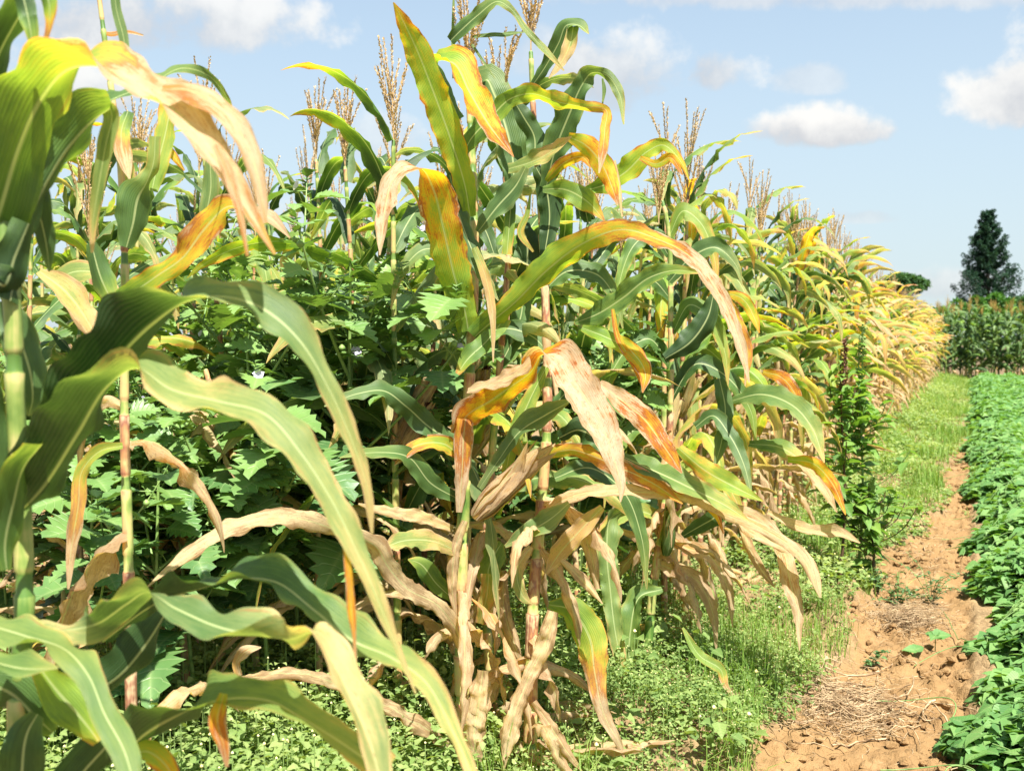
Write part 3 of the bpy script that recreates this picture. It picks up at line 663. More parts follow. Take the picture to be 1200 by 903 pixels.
B.leaf([(549, 388, 28, 0, .16), (545, 365, 30, -5, .2), (532, 322, 42, -8, .30), (519, 265, 46, -10, .44), (507, 220, 42, -25, .50), (494, 198, 26, -80, .6), (474, 198, 22, -130, .84), (460, 212, 20, -145, .86), (452, 242, 24, -150, .88), (448, 272, 13, -150, .86), (445, 299, 2, -150, .9)], 3.0, 2.72, 1.0, fold=.36, label='orange and rust coloured leaf folding over into a pale pink tip')
B.leaf([(527, 205, 8, 10, .14), (536, 245, 18, 25, .12), (552, 290, 20, 25, .12), (568, 325, 16, 15, .2), (584, 352, 3, 0, .5)], 3.0, 2.95, .1)
B.leaf([(560, 272, 8, 30, .2), (583, 242, 26, 35, .14), (605, 217, 24, 30, .16), (616, 196, 8, 20, .3)], 3.0, 2.95, .1)
B.leaf([(599, 235, 12, 0, .1), (597, 262, 15, 5, .2), (594, 298, 13, 0, .5)], 3.0, 2.98, .7)
B.leaf([(596, 198, 12, 30, .3), (628, 188, 18, 40, .42), (655, 172, 14, 40, .6), (670, 160, 4, 30, .8)], 3.0, 2.9, .3)
B.leaf([(556, 290, 8, 0, .4), (570, 328, 12, 0, .62), (577, 368, 9, 0, .72), (578, 424, 3, 0, .85)], 2.95, 2.9, .4)
B.leaf([(612, 262, 16, -10, .02), (618, 290, 32, -15, .03), (616, 330, 26, -10, .05)], 3.2, 3.2, .3)
B.leaf([(556, 395, 22, -30, .14), (575, 378, 24, -30, .22), (604, 354, 28, -25, .3), (640, 318, 34, -22, .26), (682, 286, 32, -18, .38), (728, 269, 25, 10, .53), (770, 280, 18, 30, .62), (812, 303, 19, 30, .84), (842, 343, 17, 20, .88), (866, 398, 14, 10, .92), (878, 448, 2, 0, .95)], 3.0, 2.6, .95, fold=.4, label='long yellow leaf reaching to the right over the path side, its tip dry')
B.leaf([(536, 438, 6, 10, .6), (548, 421, 20, 20, .2), (570, 400, 22, 25, .16), (592, 372, 18, 15, .3)], 2.95, 3.0, .7)
B.leaf([(533, 508, 12, -30, .72), (548, 486, 32, -28, .60), (574, 470, 38, -28, .48), (600, 452, 34, -35, .42), (622, 436, 26, -50, .5), (636, 416, 30, -85, .6), (655, 420, 40, -150, .8), (668, 440, 48, -160, .84), (688, 470, 44, -165, .86), (708, 505, 36, -168, .85), (721, 542, 22, -170, .88), (728, 570, 10, -170, .92), (727, 588, 2, -170, .95)], 3.0, 2.65, 1.0, fold=.36, label='broad leaf hanging as a pale pinkish flag, its inner half rust and yellow')
B.leaf([(548, 458, 6, 50, .8), (575, 450, 14, 50, .84), (600, 440, 16, 50, .82), (622, 424, 12, 50, .8)], 2.92, 2.8, .5)
B.leaf([(562, 572, 8, 20, .3), (585, 538, 14, 30, .2), (610, 505, 20, 35, .14), (640, 486, 24, 40, .14), (672, 468, 4, 35, .3)], 2.98, 2.9, .1)
B.leaf([(545, 772, 10, 0, .9), (533, 735, 20, 10, .85), (512, 708, 22, 20, .9), (478, 690, 26, 25, .9), (455, 664, 26, 10, .86), (440, 640, 24, -20, .82), (402, 624, 22, -25, .80), (348, 607, 28, 20, .86), (300, 608, 22, 35, .84), (250, 628, 22, 35, .84), (205, 660, 14, 35, .88), (172, 688, 2, 30, .95)], 3.0, 2.3, .3, fold=.3, curl=.22, ruffle=.1, tear=.25, label='long tan withered leaf reaching far to the left')
B.leaf([(535, 880, 10, 0, .95), (492, 850, 22, 30, .95), (455, 828, 20, 30, .92), (400, 802, 18, 20, .9), (340, 788, 18, 25, .95), (290, 795, 14, 30, .95), (235, 812, 3, 20, .98)], 3.0, 2.5, .3, fold=.4, curl=.5, ruffle=.14, tear=.3)
B.leaf([(280, 792, 8, 0, .8), (277, 775, 10, 0, .75), (290, 762, 14, 20, .8), (306, 758, 4, 20, .9)], 2.5, 2.5, .6)
B.leaf([(540, 648, 10, 20, .55), (508, 634, 22, 28, .5), (470, 634, 22, 30, .38), (445, 645, 5, 20, .8)], 3.0, 2.8, .3)
B.leaf([(534, 704, 10, -10, .2), (512, 684, 22, -10, .16), (492, 660, 18, 0, .2), (478, 655, 3, 0, .4)], 3.05, 3.0, .6)
B.leaf([(540, 518, 10, 20, .1), (507, 503, 24, 30, .08), (476, 476, 26, -20, .05), (450, 458, 20, 40, .1), (420, 461, 16, 40, .14), (380, 476, 3, 30, .3)], 3.05, 2.8, .1)
B.leaf([(538, 585, 10, 10, .08), (505, 566, 24, 10, .08), (478, 535, 20, 30, .1), (440, 530, 14, 40, .2), (398, 536, 3, 30, .4)], 3.05, 2.8, .3)
B.leaf([(420, 590, 3, 20, .8), (455, 600, 16, 30, .85), (490, 605, 18, 30, .8), (530, 620, 10, 20, .7)], 2.9, 3.05, .3, curl=.4)
B.leaf([(566, 785, 16, 0, .95), (562, 818, 34, 5, .9), (556, 860, 30, 0, .93), (560, 895, 10, 0, .97)], 2.95, 2.92, .3, fold=.4, curl=.4, tear=.4, ruffle=.14)
B.leaf([(548, 470, 12, 0, .7), (544, 505, 24, 0, .72), (541, 560, 18, 0, .8), (538, 600, 8, 0, .9)], 2.98, 2.98, .9, fold=.8)
B.leaf([(545, 610, 10, 0, .8), (534, 640, 16, 0, .9), (530, 690, 14, 0, .95), (536, 730, 4, 0, 1)], 2.98, 2.98, .5, fold=.8, curl=.5)
B.ear(556, 606, 644, 522, 2.98, 1.12, .88, .45, silk=False)
B.leaf([(560, 400, 8, 20, .1), (590, 385, 22, 30, .08), (625, 395, 20, 20, .1), (650, 425, 4, 10, .4)], 3.15, 3.1, .3)
B.leaf([(552, 330, 10, 20, .1), (530, 300, 22, 30, .1), (498, 292, 20, 30, .14), (470, 320, 12, 10, .3), (458, 362, 3, 0, .6)], 3.1, 3.0, .3)
B.leaf([(548, 545, 10, 20, .5), (520, 520, 20, 28, .4), (488, 522, 16, 28, .6), (462, 545, 4, 10, .8)], 3.05, 2.9, .9)
B.dry(.05, .8, 9)

B2 = Hero('slender maize plant with pink brown stalk between the two front stalks', [(582, 925, 3.2), (578, 830, 3.2), (570, 730, 3.2), (572, 600, 3.2), (588, 400, 3.2), (598, 250, 3.2), (592, 110, 3.2)], 3.2, (.015, .006), .6, 4)
B2.tassel(593, 105, 3.2, .19, nb=8, lean=(.15, .1))
B2.leaf([(575, 690, 8, 0, .5), (572, 670, 28, 5, .3), (582, 645, 24, 10, .2), (588, 636, 8, 10, .3)], 3.1, 3.1, .5)
B2.leaf([(562, 730, 10, 0, .5), (570, 700, 20, 10, .45), (573, 672, 18, 10, .4)], 3.1, 3.05, .5)
B2.leaf([(590, 668, 10, 0, .9), (591, 715, 20, 0, .93), (604, 758, 15, 0, .95), (612, 780, 3, 0, 1)], 3.12, 3.1, .3, fold=.5, curl=.5)
B2.leaf([(600, 330, 14, -20, .1), (615, 300, 24, -20, .1), (640, 270, 22, -20, .16), (650, 240, 8, 0, .3)], 3.2, 3.25, .4)
B2.leaf([(585, 430, 10, 10, .1), (600, 400, 24, 10, .1), (612, 360, 22, 0, .14), (606, 320, 10, 0, .2)], 3.2, 3.25, .4)
B2.leaf([(580, 300, 10, 10, .1), (566, 265, 22, 10, .1), (540, 240, 20, 10, .14), (520, 255, 8, 0, .3), (508, 290, 3, 0, .5)], 3.2, 3.25, .4)
B2.dry(.05, .85, 9)

C = Hero('maize plant with red brown stalk just right of the tallest one', [(620, 925, 3.08), (622, 830, 3.08), (624, 720, 3.08), (632, 620, 3.1), (641, 500, 3.1), (640, 380, 3.12), (634, 250, 3.14), (625, 130, 3.16), (622, 60, 3.16)], 3.08, (.0195, .0065), .62, 5)
C.tassel(622, 62, 3.16, .34, nb=14, lean=(0, 0))
C.leaf([(640, 220, 14, 20, .16), (650, 178, 30, 24, .12), (668, 132, 34, 25, .13), (682, 100, 26, 20, .16), (693, 86, 16, -40, .24), (710, 88, 13, -20, .26), (725, 108, 12, 0, .3), (731, 146, 4, 0, .45)], 3.1, 2.9, .2)
C.leaf([(706, 92, 2, 0, .2), (708, 105, 5, 0, .2), (706, 122, 2, 0, .4)], 3.0, 3.0, .3)
C.leaf([(622, 103, 6, 0, .1), (638, 80, 15, 15, .1), (655, 50, 18, 20, .1), (664, 30, 16, 30, .14), (678, 30, 12, 50, .2), (690, 40, 3, 40, .5)], 3.1, 3.0, .3)
C.leaf([(672, 31, 16, 20, .2), (668, 52, 17, 10, .6), (656, 76, 10, 5, .8), (643, 92, 2, 0, .9)], 3.02, 3.0, .3)
C.leaf([(666, 160, 10, -10, .34), (686, 170, 24, -20, .42), (706, 194, 27, -20, .46), (718, 222, 15, -10, .58), (724, 240, 3, 0, .8)], 3.0, 2.85, 1.0)
C.leaf([(720, 188, 3, 0, .8), (724, 215, 7, 0, .85), (729, 254, 2, 0, .9)], 2.95, 2.9, .3)
C.leaf([(684, 224, 8, 10, .16), (710, 216, 22, 20, .2), (734, 201, 27, 20, .28), (758, 178, 24, 24, .34), (776, 170, 17, 20, .34), (797, 188, 9, 10, .46), (808, 212, 3, 0, .6)], 3.1, 2.95, 1.0)
C.leaf([(750, 185, 6, 0, .5), (770, 192, 12, 10, .4), (785, 185, 12, 10, .5), (800, 205, 4, 0, .7)], 3.0, 2.95, 1.0)
C.leaf([(636, 222, 8, 0, .1), (662, 222, 24, 0, .16), (688, 236, 25, 0, .2), (709, 259, 4, 0, .7)], 3.05, 3.0, .8)
C.leaf([(640, 212, 6, -10, .3), (662, 190, 16, -10, .46), (682, 184, 12, 0, .5), (692, 196, 3, 0, .6)], 3.08, 3.0, 1)
C.leaf([(638, 300, 14, 0, .03), (644, 250, 26, -10, .04), (638, 215, 26, -10, .05), (628, 196, 12, 0, .1)], 3.1, 3.1, .3)
C.leaf([(625, 295, 3, 0, .6), (610, 272, 9, 0, .5), (618, 250, 6, 0, .4), (622, 222, 4, 0, .4)], 3.0, 3.0, .6)
C.leaf([(674, 378, 6, 15, .2), (700, 368, 24, 25, .18), (730, 349, 27, 25, .22), (760, 326, 22, 30, .2), (790, 317, 15, 30, .26), (822, 320, 6, 20, .5)], 3.1, 2.85, .5)
C.leaf([(682, 384, 8, 10, .14), (710, 395, 19, 20, .12), (738, 410, 22, 10, .36), (756, 436, 18, 0, .44), (753, 460, 3, 0, .6)], 3.05, 2.9, 1)
C.leaf([(718, 362, 4, 0, .5), (724, 395, 8, 0, .6), (745, 430, 9, 0, .6), (752, 452, 3, 0, .7)], 3.0, 2.95, 1)
C.leaf([(702, 449, 10, 20, .88), (730, 470, 25, 10, .76), (756, 492, 30, 5, .60), (776, 520, 23, 5, .58), (790, 540, 15, 0, .6), (799, 554, 4, 0, .7)], 2.95, 2.8, 1.0)
C.leaf([(643, 532, 14, -20, .34), (670, 527, 18, -15, .42), (697, 535, 22, -15, .6), (722, 546, 24, -10, .74), (750, 558, 24, 0, .58), (775, 572, 16, 10, .46), (800, 590, 6, 0, .6)], 3.08, 2.85, .9)
C.leaf([(722, 531, 6, 30, .1), (752, 545, 20, 38, .12), (785, 560, 26, 38, .16), (820, 577, 24, 35, .26), (850, 592, 18, 30, .36), (880, 612, 4, 20, .6)], 3.0, 2.75, .4)
C.leaf([(655, 513, 10, -30, .02), (678, 504, 28, -30, .02), (702, 517, 22, 30, .1), (714, 538, 8, 20, .14)], 3.05, 3.0, .2)
C.leaf([(634, 602, 5, 30, .8), (664, 584, 16, 35, .86), (710, 575, 16, 38, .86), (760, 577, 17, 35, .88), (805, 580, 18, 30, .84), (850, 600, 17, 20, .8), (895, 620, 15, 20, .86), (938, 650, 16, 10, .88), (961, 700, 3, 0, .95)], 3.05, 2.7, .5, curl=.25, ruffle=.08, label='long tan leaf stretching right towards the path')
C.leaf([(790, 573, 6, 0, .6), (815, 583, 12, 0, .62), (838, 600, 10, 0, .64), (848, 625, 3, 0, .7)], 2.9, 2.85, 1)
C.leaf([(592, 640, 4, 20, .4), (620, 623, 22, 28, .18), (645, 608, 25, 30, .22), (667, 589, 8, 20, .4)], 3.0, 2.95, .2)
C.leaf([(640, 672, 6, 0, .8), (655, 649, 22, 10, .6), (680, 621, 25, 15, .56), (706, 594, 10, 10, .5)], 3.05, 3.0, .4)
C.leaf([(648, 716, 14, 0, .95), (638, 755, 24, 0, .9), (620, 793, 23, 5, .92), (605, 830, 26, 0, .95), (595, 870, 22, 0, .93), (590, 902, 6, 0, .97)], 3.0, 2.92, .3, fold=.4, curl=.4, tear=.4, ruffle=.14)
C.leaf([(625, 822, 10, 0, .97), (645, 850, 18, 5, .93), (664, 880, 16, 5, .95), (682, 903, 5, 0, 1)], 3.02, 2.95, .3, fold=.5, curl=.5, tear=.4, ruffle=.16)
C.leaf([(643, 708, 8, -10, .14), (668, 714, 30, -15, .14), (690, 745, 46, -12, .24), (697, 788, 27, -10, .5), (707, 835, 17, 0, .85), (724, 868, 10, 0, .92), (732, 888, 2, 0, 1)], 3.1, 3.0, .8)
C.leaf([(658, 656, 8, 0, .9), (680, 676, 16, 10, .93), (706, 707, 3, 0, 1)], 3.0, 2.95, .3, curl=.4)
C.leaf([(622, 640, 10, 0, .85), (606, 668, 16, 0, .5), (614, 700, 12, 0, .4), (624, 708, 3, 0, .6)], 3.0, 3.0, .3)
C.leaf([(645, 480, 8, 20, .1), (672, 455, 22, 30, .08), (705, 460, 20, 30, .1), (732, 490, 6, 10, .3)], 3.25, 3.2, .3)
C.leaf([(638, 340, 10, 20, .1), (665, 318, 24, 30, .08), (700, 322, 22, 25, .1), (722, 352, 12, 10, .2), (730, 385, 3, 0, .4)], 3.25, 3.2, .3)
C.leaf([(640, 430, 10, 10, .3), (620, 470, 20, 5, .34), (600, 520, 20, 10, .3), (592, 560, 8, 0, .5), (590, 590, 3, 0, .7)], 3.05, 3.0, .7)
C.leaf([(650, 560, 10, 20, .2), (690, 548, 22, 30, .1), (730, 575, 22, 20, .12), (752, 630, 16, 10, .2), (758, 690, 3, 0, .5)], 3.2, 3.2, .3)
C.leaf([(636, 590, 8, 10, .9), (668, 600, 18, 10, .85), (690, 640, 20, 5, .9), (700, 690, 8, 0, .95)], 3.1, 3.05, .4, curl=.5)
C.dry(.05, .9, 11)

# --- next plants along the row
D = Hero('maize plant right of the central group with a dark tipped ear low on its stalk', [(757, 800, 4.0), (764, 700, 4.0), (778, 600, 4.0), (785, 500, 4.0), (786, 380, 4.0), (782, 260, 4.0), (776, 235, 4.0)], 4.0, (.017, .007), .45, 6)
D.tassel(772, 262, 3.9, .28, nb=12)
D.leaf([(735, 596, 10, 30, .2), (716, 606, 18, 50, .2), (711, 640, 26, 15, .2), (715, 690, 24, -5, .22), (721, 740, 19, 10, .3), (728, 776, 14, -20, .5), (735, 820, 3, 0, .8)], 3.9, 3.7, .3, fold=.6, ruffle=.2)
D.leaf([(776, 690, 8, 10, .2), (750, 699, 19, 35, .18), (739, 738, 26, 10, .24), (738, 775, 15, -15, .3), (750, 812, 3, 0, .6)], 3.9, 3.8, .4, fold=.6, ruffle=.2)
D.leaf([(815, 500, 10, 20, .14), (835, 487, 16, 28, .12), (855, 510, 18, 20, .12), (872, 545, 14, 10, .16), (881, 582, 3, 0, .3)], 3.9, 3.7, .1)
D.leaf([(843, 443, 14, 5, .1), (850, 480, 20, 8, .1), (845, 520, 16, 5, .14), (836, 550, 3, 0, .3)], 3.9, 3.85, .1)
D.leaf([(795, 525, 12, -10, .34), (825, 550, 26, -10, .42), (860, 570, 22, 20, .26), (894, 587, 4, 20, .4)], 3.8, 3.6, .8)
D.leaf([(855, 470, 8, 20, .16), (893, 462, 26, 30, .14), (930, 476, 25, 30, .2), (952, 502, 21, 20, .3), (966, 542, 5, 0, .5)], 3.9, 3.5, .3)
D.leaf([(878, 520, 8, 20, .16), (914, 524, 20, 28, .26), (945, 545, 17, 20, .75), (965, 570, 15, 10, .85), (981, 600, 4, 0, .95)], 3.9, 3.6, .4)
D.leaf([(923, 538, 8, -10, .3), (953, 543, 16, -15, .48), (975, 566, 16, -10, .62), (991, 603, 3, 0, .7)], 3.7, 3.5, 1)
D.leaf([(894, 436, 6, 0, .45), (914, 441, 17, 0, .58), (932, 462, 16, 0, .63), (938, 492, 3, 0, .75)], 4.1, 4.0, 1)
D.leaf([(775, 560, 8, 10, .7), (840, 590, 16, 20, .8), (890, 627, 18, 25, .84), (940, 650, 19, 15, .87), (955, 675, 15, 5, .88), (962, 700, 3, 0, .95)], 3.9, 3.5, .5, curl=.3)
D.leaf([(850, 590, 8, 0, .8), (890, 608, 16, 0, .85), (916, 640, 20, 0, .82), (926, 682, 22, 0, .8), (935, 716, 13, 0, .88), (937, 762, 2, 0, .95)], 3.8, 3.55, .7, fold=.4)
D.leaf([(900, 600, 6, 20, .8), (945, 620, 14, 30, .85), (985, 625, 14, 30, .87), (1008, 636, 2, 20, .95)], 3.8, 3.5, .4)
D.leaf([(868, 610, 8, 0, .9), (876, 636, 13, 0, .93), (893, 668, 12, 0, .95), (908, 688, 2, 0, 1)], 3.8, 3.7, .3, curl=.4)
D.leaf([(800, 628, 8, -20, .05), (828, 612, 22, -10, .06), (856, 598, 16, 20, .12), (872, 600, 4, 20, .3)], 3.9, 3.8, .2)
D.leaf([(846, 342, 4, 10, .4), (870, 350, 15, 0, .42), (884, 372, 11, 0, .46), (890, 390, 3, 0, .6)], 3.9, 3.8, 1)
D.leaf([(848, 340, 6, 0, .3), (862, 375, 17, 0, .5), (876, 410, 13, 0, .66), (873, 452, 3, 0, .8)], 3.8, 3.7, .9)
D.leaf([(780, 420, 10, -20, .04), (810, 400, 28, -20, .04), (830, 370, 26, -10, .06), (836, 345, 8, 0, .1)], 3.9, 3.9, .1)
D.leaf([(784, 330, 10, 10, .1), (812, 300, 22, 20, .1), (838, 290, 20, 30, .14), (862, 310, 10, 10, .3), (870, 335, 3, 0, .5)], 3.9, 3.8, .2)
D.ear(780, 650, 786, 600, 3.95, .8, .3, .2)
D.leaf([(800, 735, 3, 10, .3), (820, 768, 12, 20, .24), (845, 785, 12, 10, .34), (850, 802, 8, 0, .7), (866, 822, 4, 0, .9)], 3.7, 3.6, .6)
for (x0, y0, x1, y1, sg, ag) in ((785, 470, 850, 430, 1, .05), (784, 520, 735, 500, -1, .1), (786, 430, 735, 400, -1, .06), (782, 570, 840, 545, 1, .3), (788, 390, 830, 360, 1, .12), (778, 610, 720, 600, -1, .4), (786, 350, 740, 330, -1, .1), (784, 300, 745, 275, -1, .1), (783, 280, 820, 250, 1, .25), (778, 620, 830, 640, 1, .8), (770, 660, 815, 668, 1, .85)):
    dx, dy = x1 - x0, y1 - y0
    D.leaf([(x0, y0, 8, 20, ag), (x0 + dx * .5, y0 + dy * 1.1, 19, 30, ag), (x1, y1 + 10, 19, 25, ag + .05), (x1 + dx * .45, y1 + 50, 12, 10, ag + .2), (x1 + dx * .55, y1 + 95, 3, 0, min(1, ag + .4))], 4.0, 3.9, .6)
D.dry(.1, 1.0, 13)
# ------------------------------------------------------------------ ground: one sheet to the horizon
def axis(dense0, dense1, step, far, grow=1.22):
    a = [dense1]; d = step
    while a[-1] < far: a.append(a[-1] + d); d *= grow
    b = [dense0]; d = step
    while b[-1] > -far: b.append(b[-1] - d); d *= grow
    return np.array(sorted(b[1:]) + list(np.arange(dense0, dense1, step)) + a)

def bare(x, y):
    """1 on the bare soil of the path, 0 under the plants"""
    wob = (fbm(x * 2.3, y * 1.3, 3, 5) - .5)
    le = -.42 + wob * .6 - .16 * np.exp(-((y - 3.35) / .35) ** 2) - .06 * np.exp(-((y - 6.2) / .8) ** 2)
    le = le + np.clip((y - 6.5) / 22, 0, .5)
    re = .04
    m = np.clip((x - le) / .07, 0, 1) * np.clip((re - x) / .05, 0, 1)
    return m * np.clip((22 - y) / 9, 0, 1)

def soil_height(x, y):
    near = np.exp(-np.maximum(y - 9, 0) / 5) * np.exp(-np.maximum(np.abs(x + .5) - 1.6, 0))
    h = (fbm(x * 2.1, y * 2.1, 3, 1) - .5) * .07
    b = bare(x, y)
    n = fbm(x * 9, y * 8, 4, 2); r = 1 - np.abs(2 * fbm(x * 17, y * 15, 3, 3) - 1)
    clod = np.clip(fbm(x * 26, y * 24, 3, 8) - .52, 0, 1) * .11 * np.clip(fbm(x * 3, y * 3, 2, 12) * 3 - 1.0, 0, 1)
    h = h + near * ((n - .5) * .085 + (r - .6) * .028 + clod * 1.5)
    h = h - .035 * b * near                                   # worn hollow of the path
    h = h + .05 * np.exp(-((x + 1.3) / .35) ** 2) * near      # earthed-up row
    h = h + .075 * np.exp(-((x + .55) / .10) ** 2 - ((y - 4.9) / .7) ** 2) + .05 * np.exp(-((x + .22) / .12) ** 2 - ((y - 6.6) / .5) ** 2)
    return h
gx = axis(-1.5, .25, .0135, 3000); gy = axis(2.3, 9.0, .016, 3000)
GX, GY = np.meshgrid(gx, gy, indexing='ij')
GZ = soil_height(GX, GY)
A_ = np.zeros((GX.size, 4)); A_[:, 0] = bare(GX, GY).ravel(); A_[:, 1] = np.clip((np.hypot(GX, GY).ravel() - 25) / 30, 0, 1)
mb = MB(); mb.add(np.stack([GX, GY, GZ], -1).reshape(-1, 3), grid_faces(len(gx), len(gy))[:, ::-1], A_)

m, t = newmat('soil')
s_, u_, v_, q_ = attr(t)
tcn = t.n('ShaderNodeTexCoord'); O = tcn.outputs['Object']
n1 = t.noise(O, 3.0, 5, .6); n2 = t.noise(O, 40.0, 4, .65); n3 = t.noise(O, 190.0, 3, .6); n4 = t.noise(O, 11.0, 3, .6)
col = t.mix(t.mr(n1, .3, .7), (.20, .118, .050, 1), (.31, .19, .085, 1))
col = t.mix(t.mr(n2, .35, .7), col, (.25, .155, .07, 1))
col = t.mix(t.m('MULTIPLY', t.mr(n4, .55, .75), .6), col, (.36, .235, .115, 1))
col = t.mix(t.mr(n3, .6, .8, 0, .45), col, (.20, .12, .07, 1))
litter = t.mix(t.mr(n2, .35, .65), (.30, .22, .12, 1), (.17, .12, .065, 1))
col = t.mix(t.m('MULTIPLY', t.m('SUBTRACT', 1.0, s_), .7), col, litter)
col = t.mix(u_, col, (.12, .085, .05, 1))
bh = t.m('ADD', t.m('MULTIPLY', n2, 1.0), t.m('MULTIPLY', n3, .35))
finish(t, col, rough=.95, spec=.1, transl=0.0, bump=bh, bstr=.9, bdist=.014)
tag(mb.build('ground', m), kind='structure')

# ------------------------------------------------------------------ procedural maize: prototypes, then copies
GROUP_ROW = 'maize plants of the front row along the path'
GROUP_IN = 'maize plants in the rows inside the field'
PROTO = {}
def proto(style, i):
    key = (style, i)
    if key not in PROTO:
        rng = np.random.default_rng(100 + i * 7 + (50 if style == 'inner' else 0))
        PROTO[key] = [plant_tree(rng, style, (0, 0, 0), tones=rng.uniform(.35, .7)), False]
    p = PROTO[key]
    if not p[1]: p[1] = True; return p[0]
    return copy_tree(p[0])
MESHP = {}
def meshproto(style, i):
    key = (style, i)
    if key not in MESHP:
        rng = np.random.default_rng(500 + i * 13 + {'edge': 0, 'inner': 70, 'green': 140, 'dry': 210}[style])
        if style == 'green': mb = plant_mesh(rng, style, n=11, m=3, tones=.1); mats = [M_FARLEAF, M_STALK, M_TASSEL2, M_SILK]
        else: mb = plant_mesh(rng, style, n=15, m=5, tones=.55); mats = [M_LEAF, M_STALK, M_TASSEL, M_SILK]
        MESHP[key] = mb.mesh('maize_' + style, mats)
    o = bpy.data.objects.new('maize_plant', MESHP[key]); COL.objects.link(o); return o

def place(o, x, y, rz, sc, label, group):
    o.location = (x, y, float(soil_height(np.array(x), np.array(y))) - .01); o.rotation_euler = (RNG.normal(0, .03), RNG.normal(0, .03), rz); o.scale = (sc, sc, sc * RNG.uniform(.97, 1.03))
    tag(o, label, 'maize plant', group); o.pass_index = 1
    return o

# front row beyond the hand-built plants
y = 4.35; k = 0
while y < 34.5:
    near = y < 9.0
    x = -1.22 + RNG.normal(0, .05)
    o = proto('edge', k % 7) if near else meshproto('dry', k % 9)
    lab = ('maize plant in the near stretch of the front row, behind the tall dark stemmed weed' if y < 7 else
           'drying maize plant in the middle stretch of the front row beside the grassy verge' if y < 15 else
           'straw coloured maize plant at the far end of the front row near the green field')
    place(o, x, y, RNG.normal(0, .9), RNG.uniform(.98, 1.08) if y < 12 else RNG.uniform(.94, 1.05), lab, GROUP_ROW + (', near' if y < 7 else ', middle' if y < 15 else ', far'))
    y += (.24 if y < 9 else .27 if y < 15 else .4) * RNG.uniform(.8, 1.2); k += 1
# a second, staggered line that makes the edge dense
y = 2.75; k = 3
while y < 14:
    x = -1.62 + RNG.normal(0, .08)
    o = proto('inner', k % 5) if y < 5.2 else meshproto('inner' if k % 2 else 'dry', k % 8)
    place(o, x, y, RNG.normal(0, .8), RNG.uniform(.9, 1.03), 'maize plant with mixed green and tan leaves standing right behind the front row', 'maize plants of the second row')
    y += (.34 if y < 8 else .6) * RNG.uniform(.8, 1.2); k += 1
y = 3.0; k = 1
while y < 8:
    o = proto('inner', k % 5) if y < 5 else meshproto('inner', k % 8)
    place(o, -1.98 + RNG.normal(0, .07), y, RNG.uniform(0, 6.28), RNG.uniform(.92, 1.03), 'maize plant standing two rows behind the front row, its top above the others', 'maize plants of the third row')
    y += .42 * RNG.uniform(.8, 1.2); k += 1
# rows deeper in the field
r = 0
for i, (px, d, sc) in enumerate(((290, 3.9, 1.05), (372, 4.1, 1.02), (345, 4.7, .98), (440, 4.9, .96), (490, 4.2, 1.04), (212, 4.1, .98), (118, 3.5, .9), (62, 3.1, .84), (168, 4.5, 1.0), (412, 5.4, 1.0), (252, 5.0, 1.0), (20, 3.0, .84), (90, 4.3, .98), (320, 5.6, 1.04), (140, 3.9, .84), (465, 5.2, 1.0))):
    g = unproj(px, 395, d)
    place(proto('inner', i % 5), g[0], g[1], RNG.uniform(0, 6.28), sc, 'green topped maize plant with brown tassel rising behind the broad leaved weeds', GROUP_IN + ', first row behind the weeds')
for r, xr in enumerate((-2.45, -3.3, -4.1, -5.0, -6.0, -7.2)):
    y0 = abs(xr) / 1.36 if r else 4.9; y1 = abs(xr) / .62 + (4.5 if r == 0 else 2.2 if r == 1 else 1.2)
    y = y0; k = r
    while y < y1:
        near = math.hypot(xr, y) < 4.6
        o = proto('inner', k % 5) if near else meshproto('inner', k % 8)
        lab = 'maize plant of the inner rows, mostly hidden behind the tall central plants' if r == 0 else 'maize plant deep inside the field whose tassel shows above the weeds'
        place(o, xr + RNG.normal(0, .07), y, RNG.uniform(0, 6.28), RNG.uniform(.9, 1.0) if r == 0 else RNG.uniform(.95, 1.05), lab, GROUP_IN + (', behind the central plants' if r == 0 else ', deep'))
        y += (.40 if r < 2 else .42) * RNG.uniform(.8, 1.25); k += 1

# ------------------------------------------------------------------ the dark green maize field at the end of the path
for r in range(5):
    x = -2.6 + .1 * r
    while x < 3.3:
        o = meshproto('green', int(RNG.integers(0, 7)))
        place(o, x, 36.0 + r * .8 + RNG.normal(0, .1), RNG.uniform(0, 6.28), RNG.uniform(1.04, 1.16),
              'dark green maize plant with yellow tassel at the front of the far field' if r == 0 else 'dark green maize plant with yellow tassel behind the front of the far field', 'maize plants of the far green field' + (', front' if r == 0 else ', behind'))
        x += (.22 if r == 0 else .36) * RNG.uniform(.75, 1.25)
# a stunted bright plant in front of them
rng = np.random.default_rng(77); mb = MB()
for i in range(6):
    add_leaf(mb, dict(base=(0, 0, .05 + .09 * i), L=.42, W=.075, th0=R(20), th1=R(95), az=i * 2.6, power=1.2, roll0=0, roll1=.5, drift=0, s0=.36, s1=.5, smid=.4, warm=.3, fold=.3, curl=.1, ruffle=.05, tear=.05), rng, n=12, m=4)
tube(mb, [(0, 0, 0), (0, 0, .35), (.02, 0, .65)], [.015, .012, .005], m=6, mat=1)
o = mb.build('young_maize_plant', [M_LEAF, M_STALK]); g = ray(1137, 442); P_ = unproj(1137, 440, 35.2); o.location = (P_[0], P_[1], 0); o.scale = (1.5, 1.5, 1.5)
tag(o, 'stunted bright yellow green maize plant in front of the far dark field', 'maize plant')

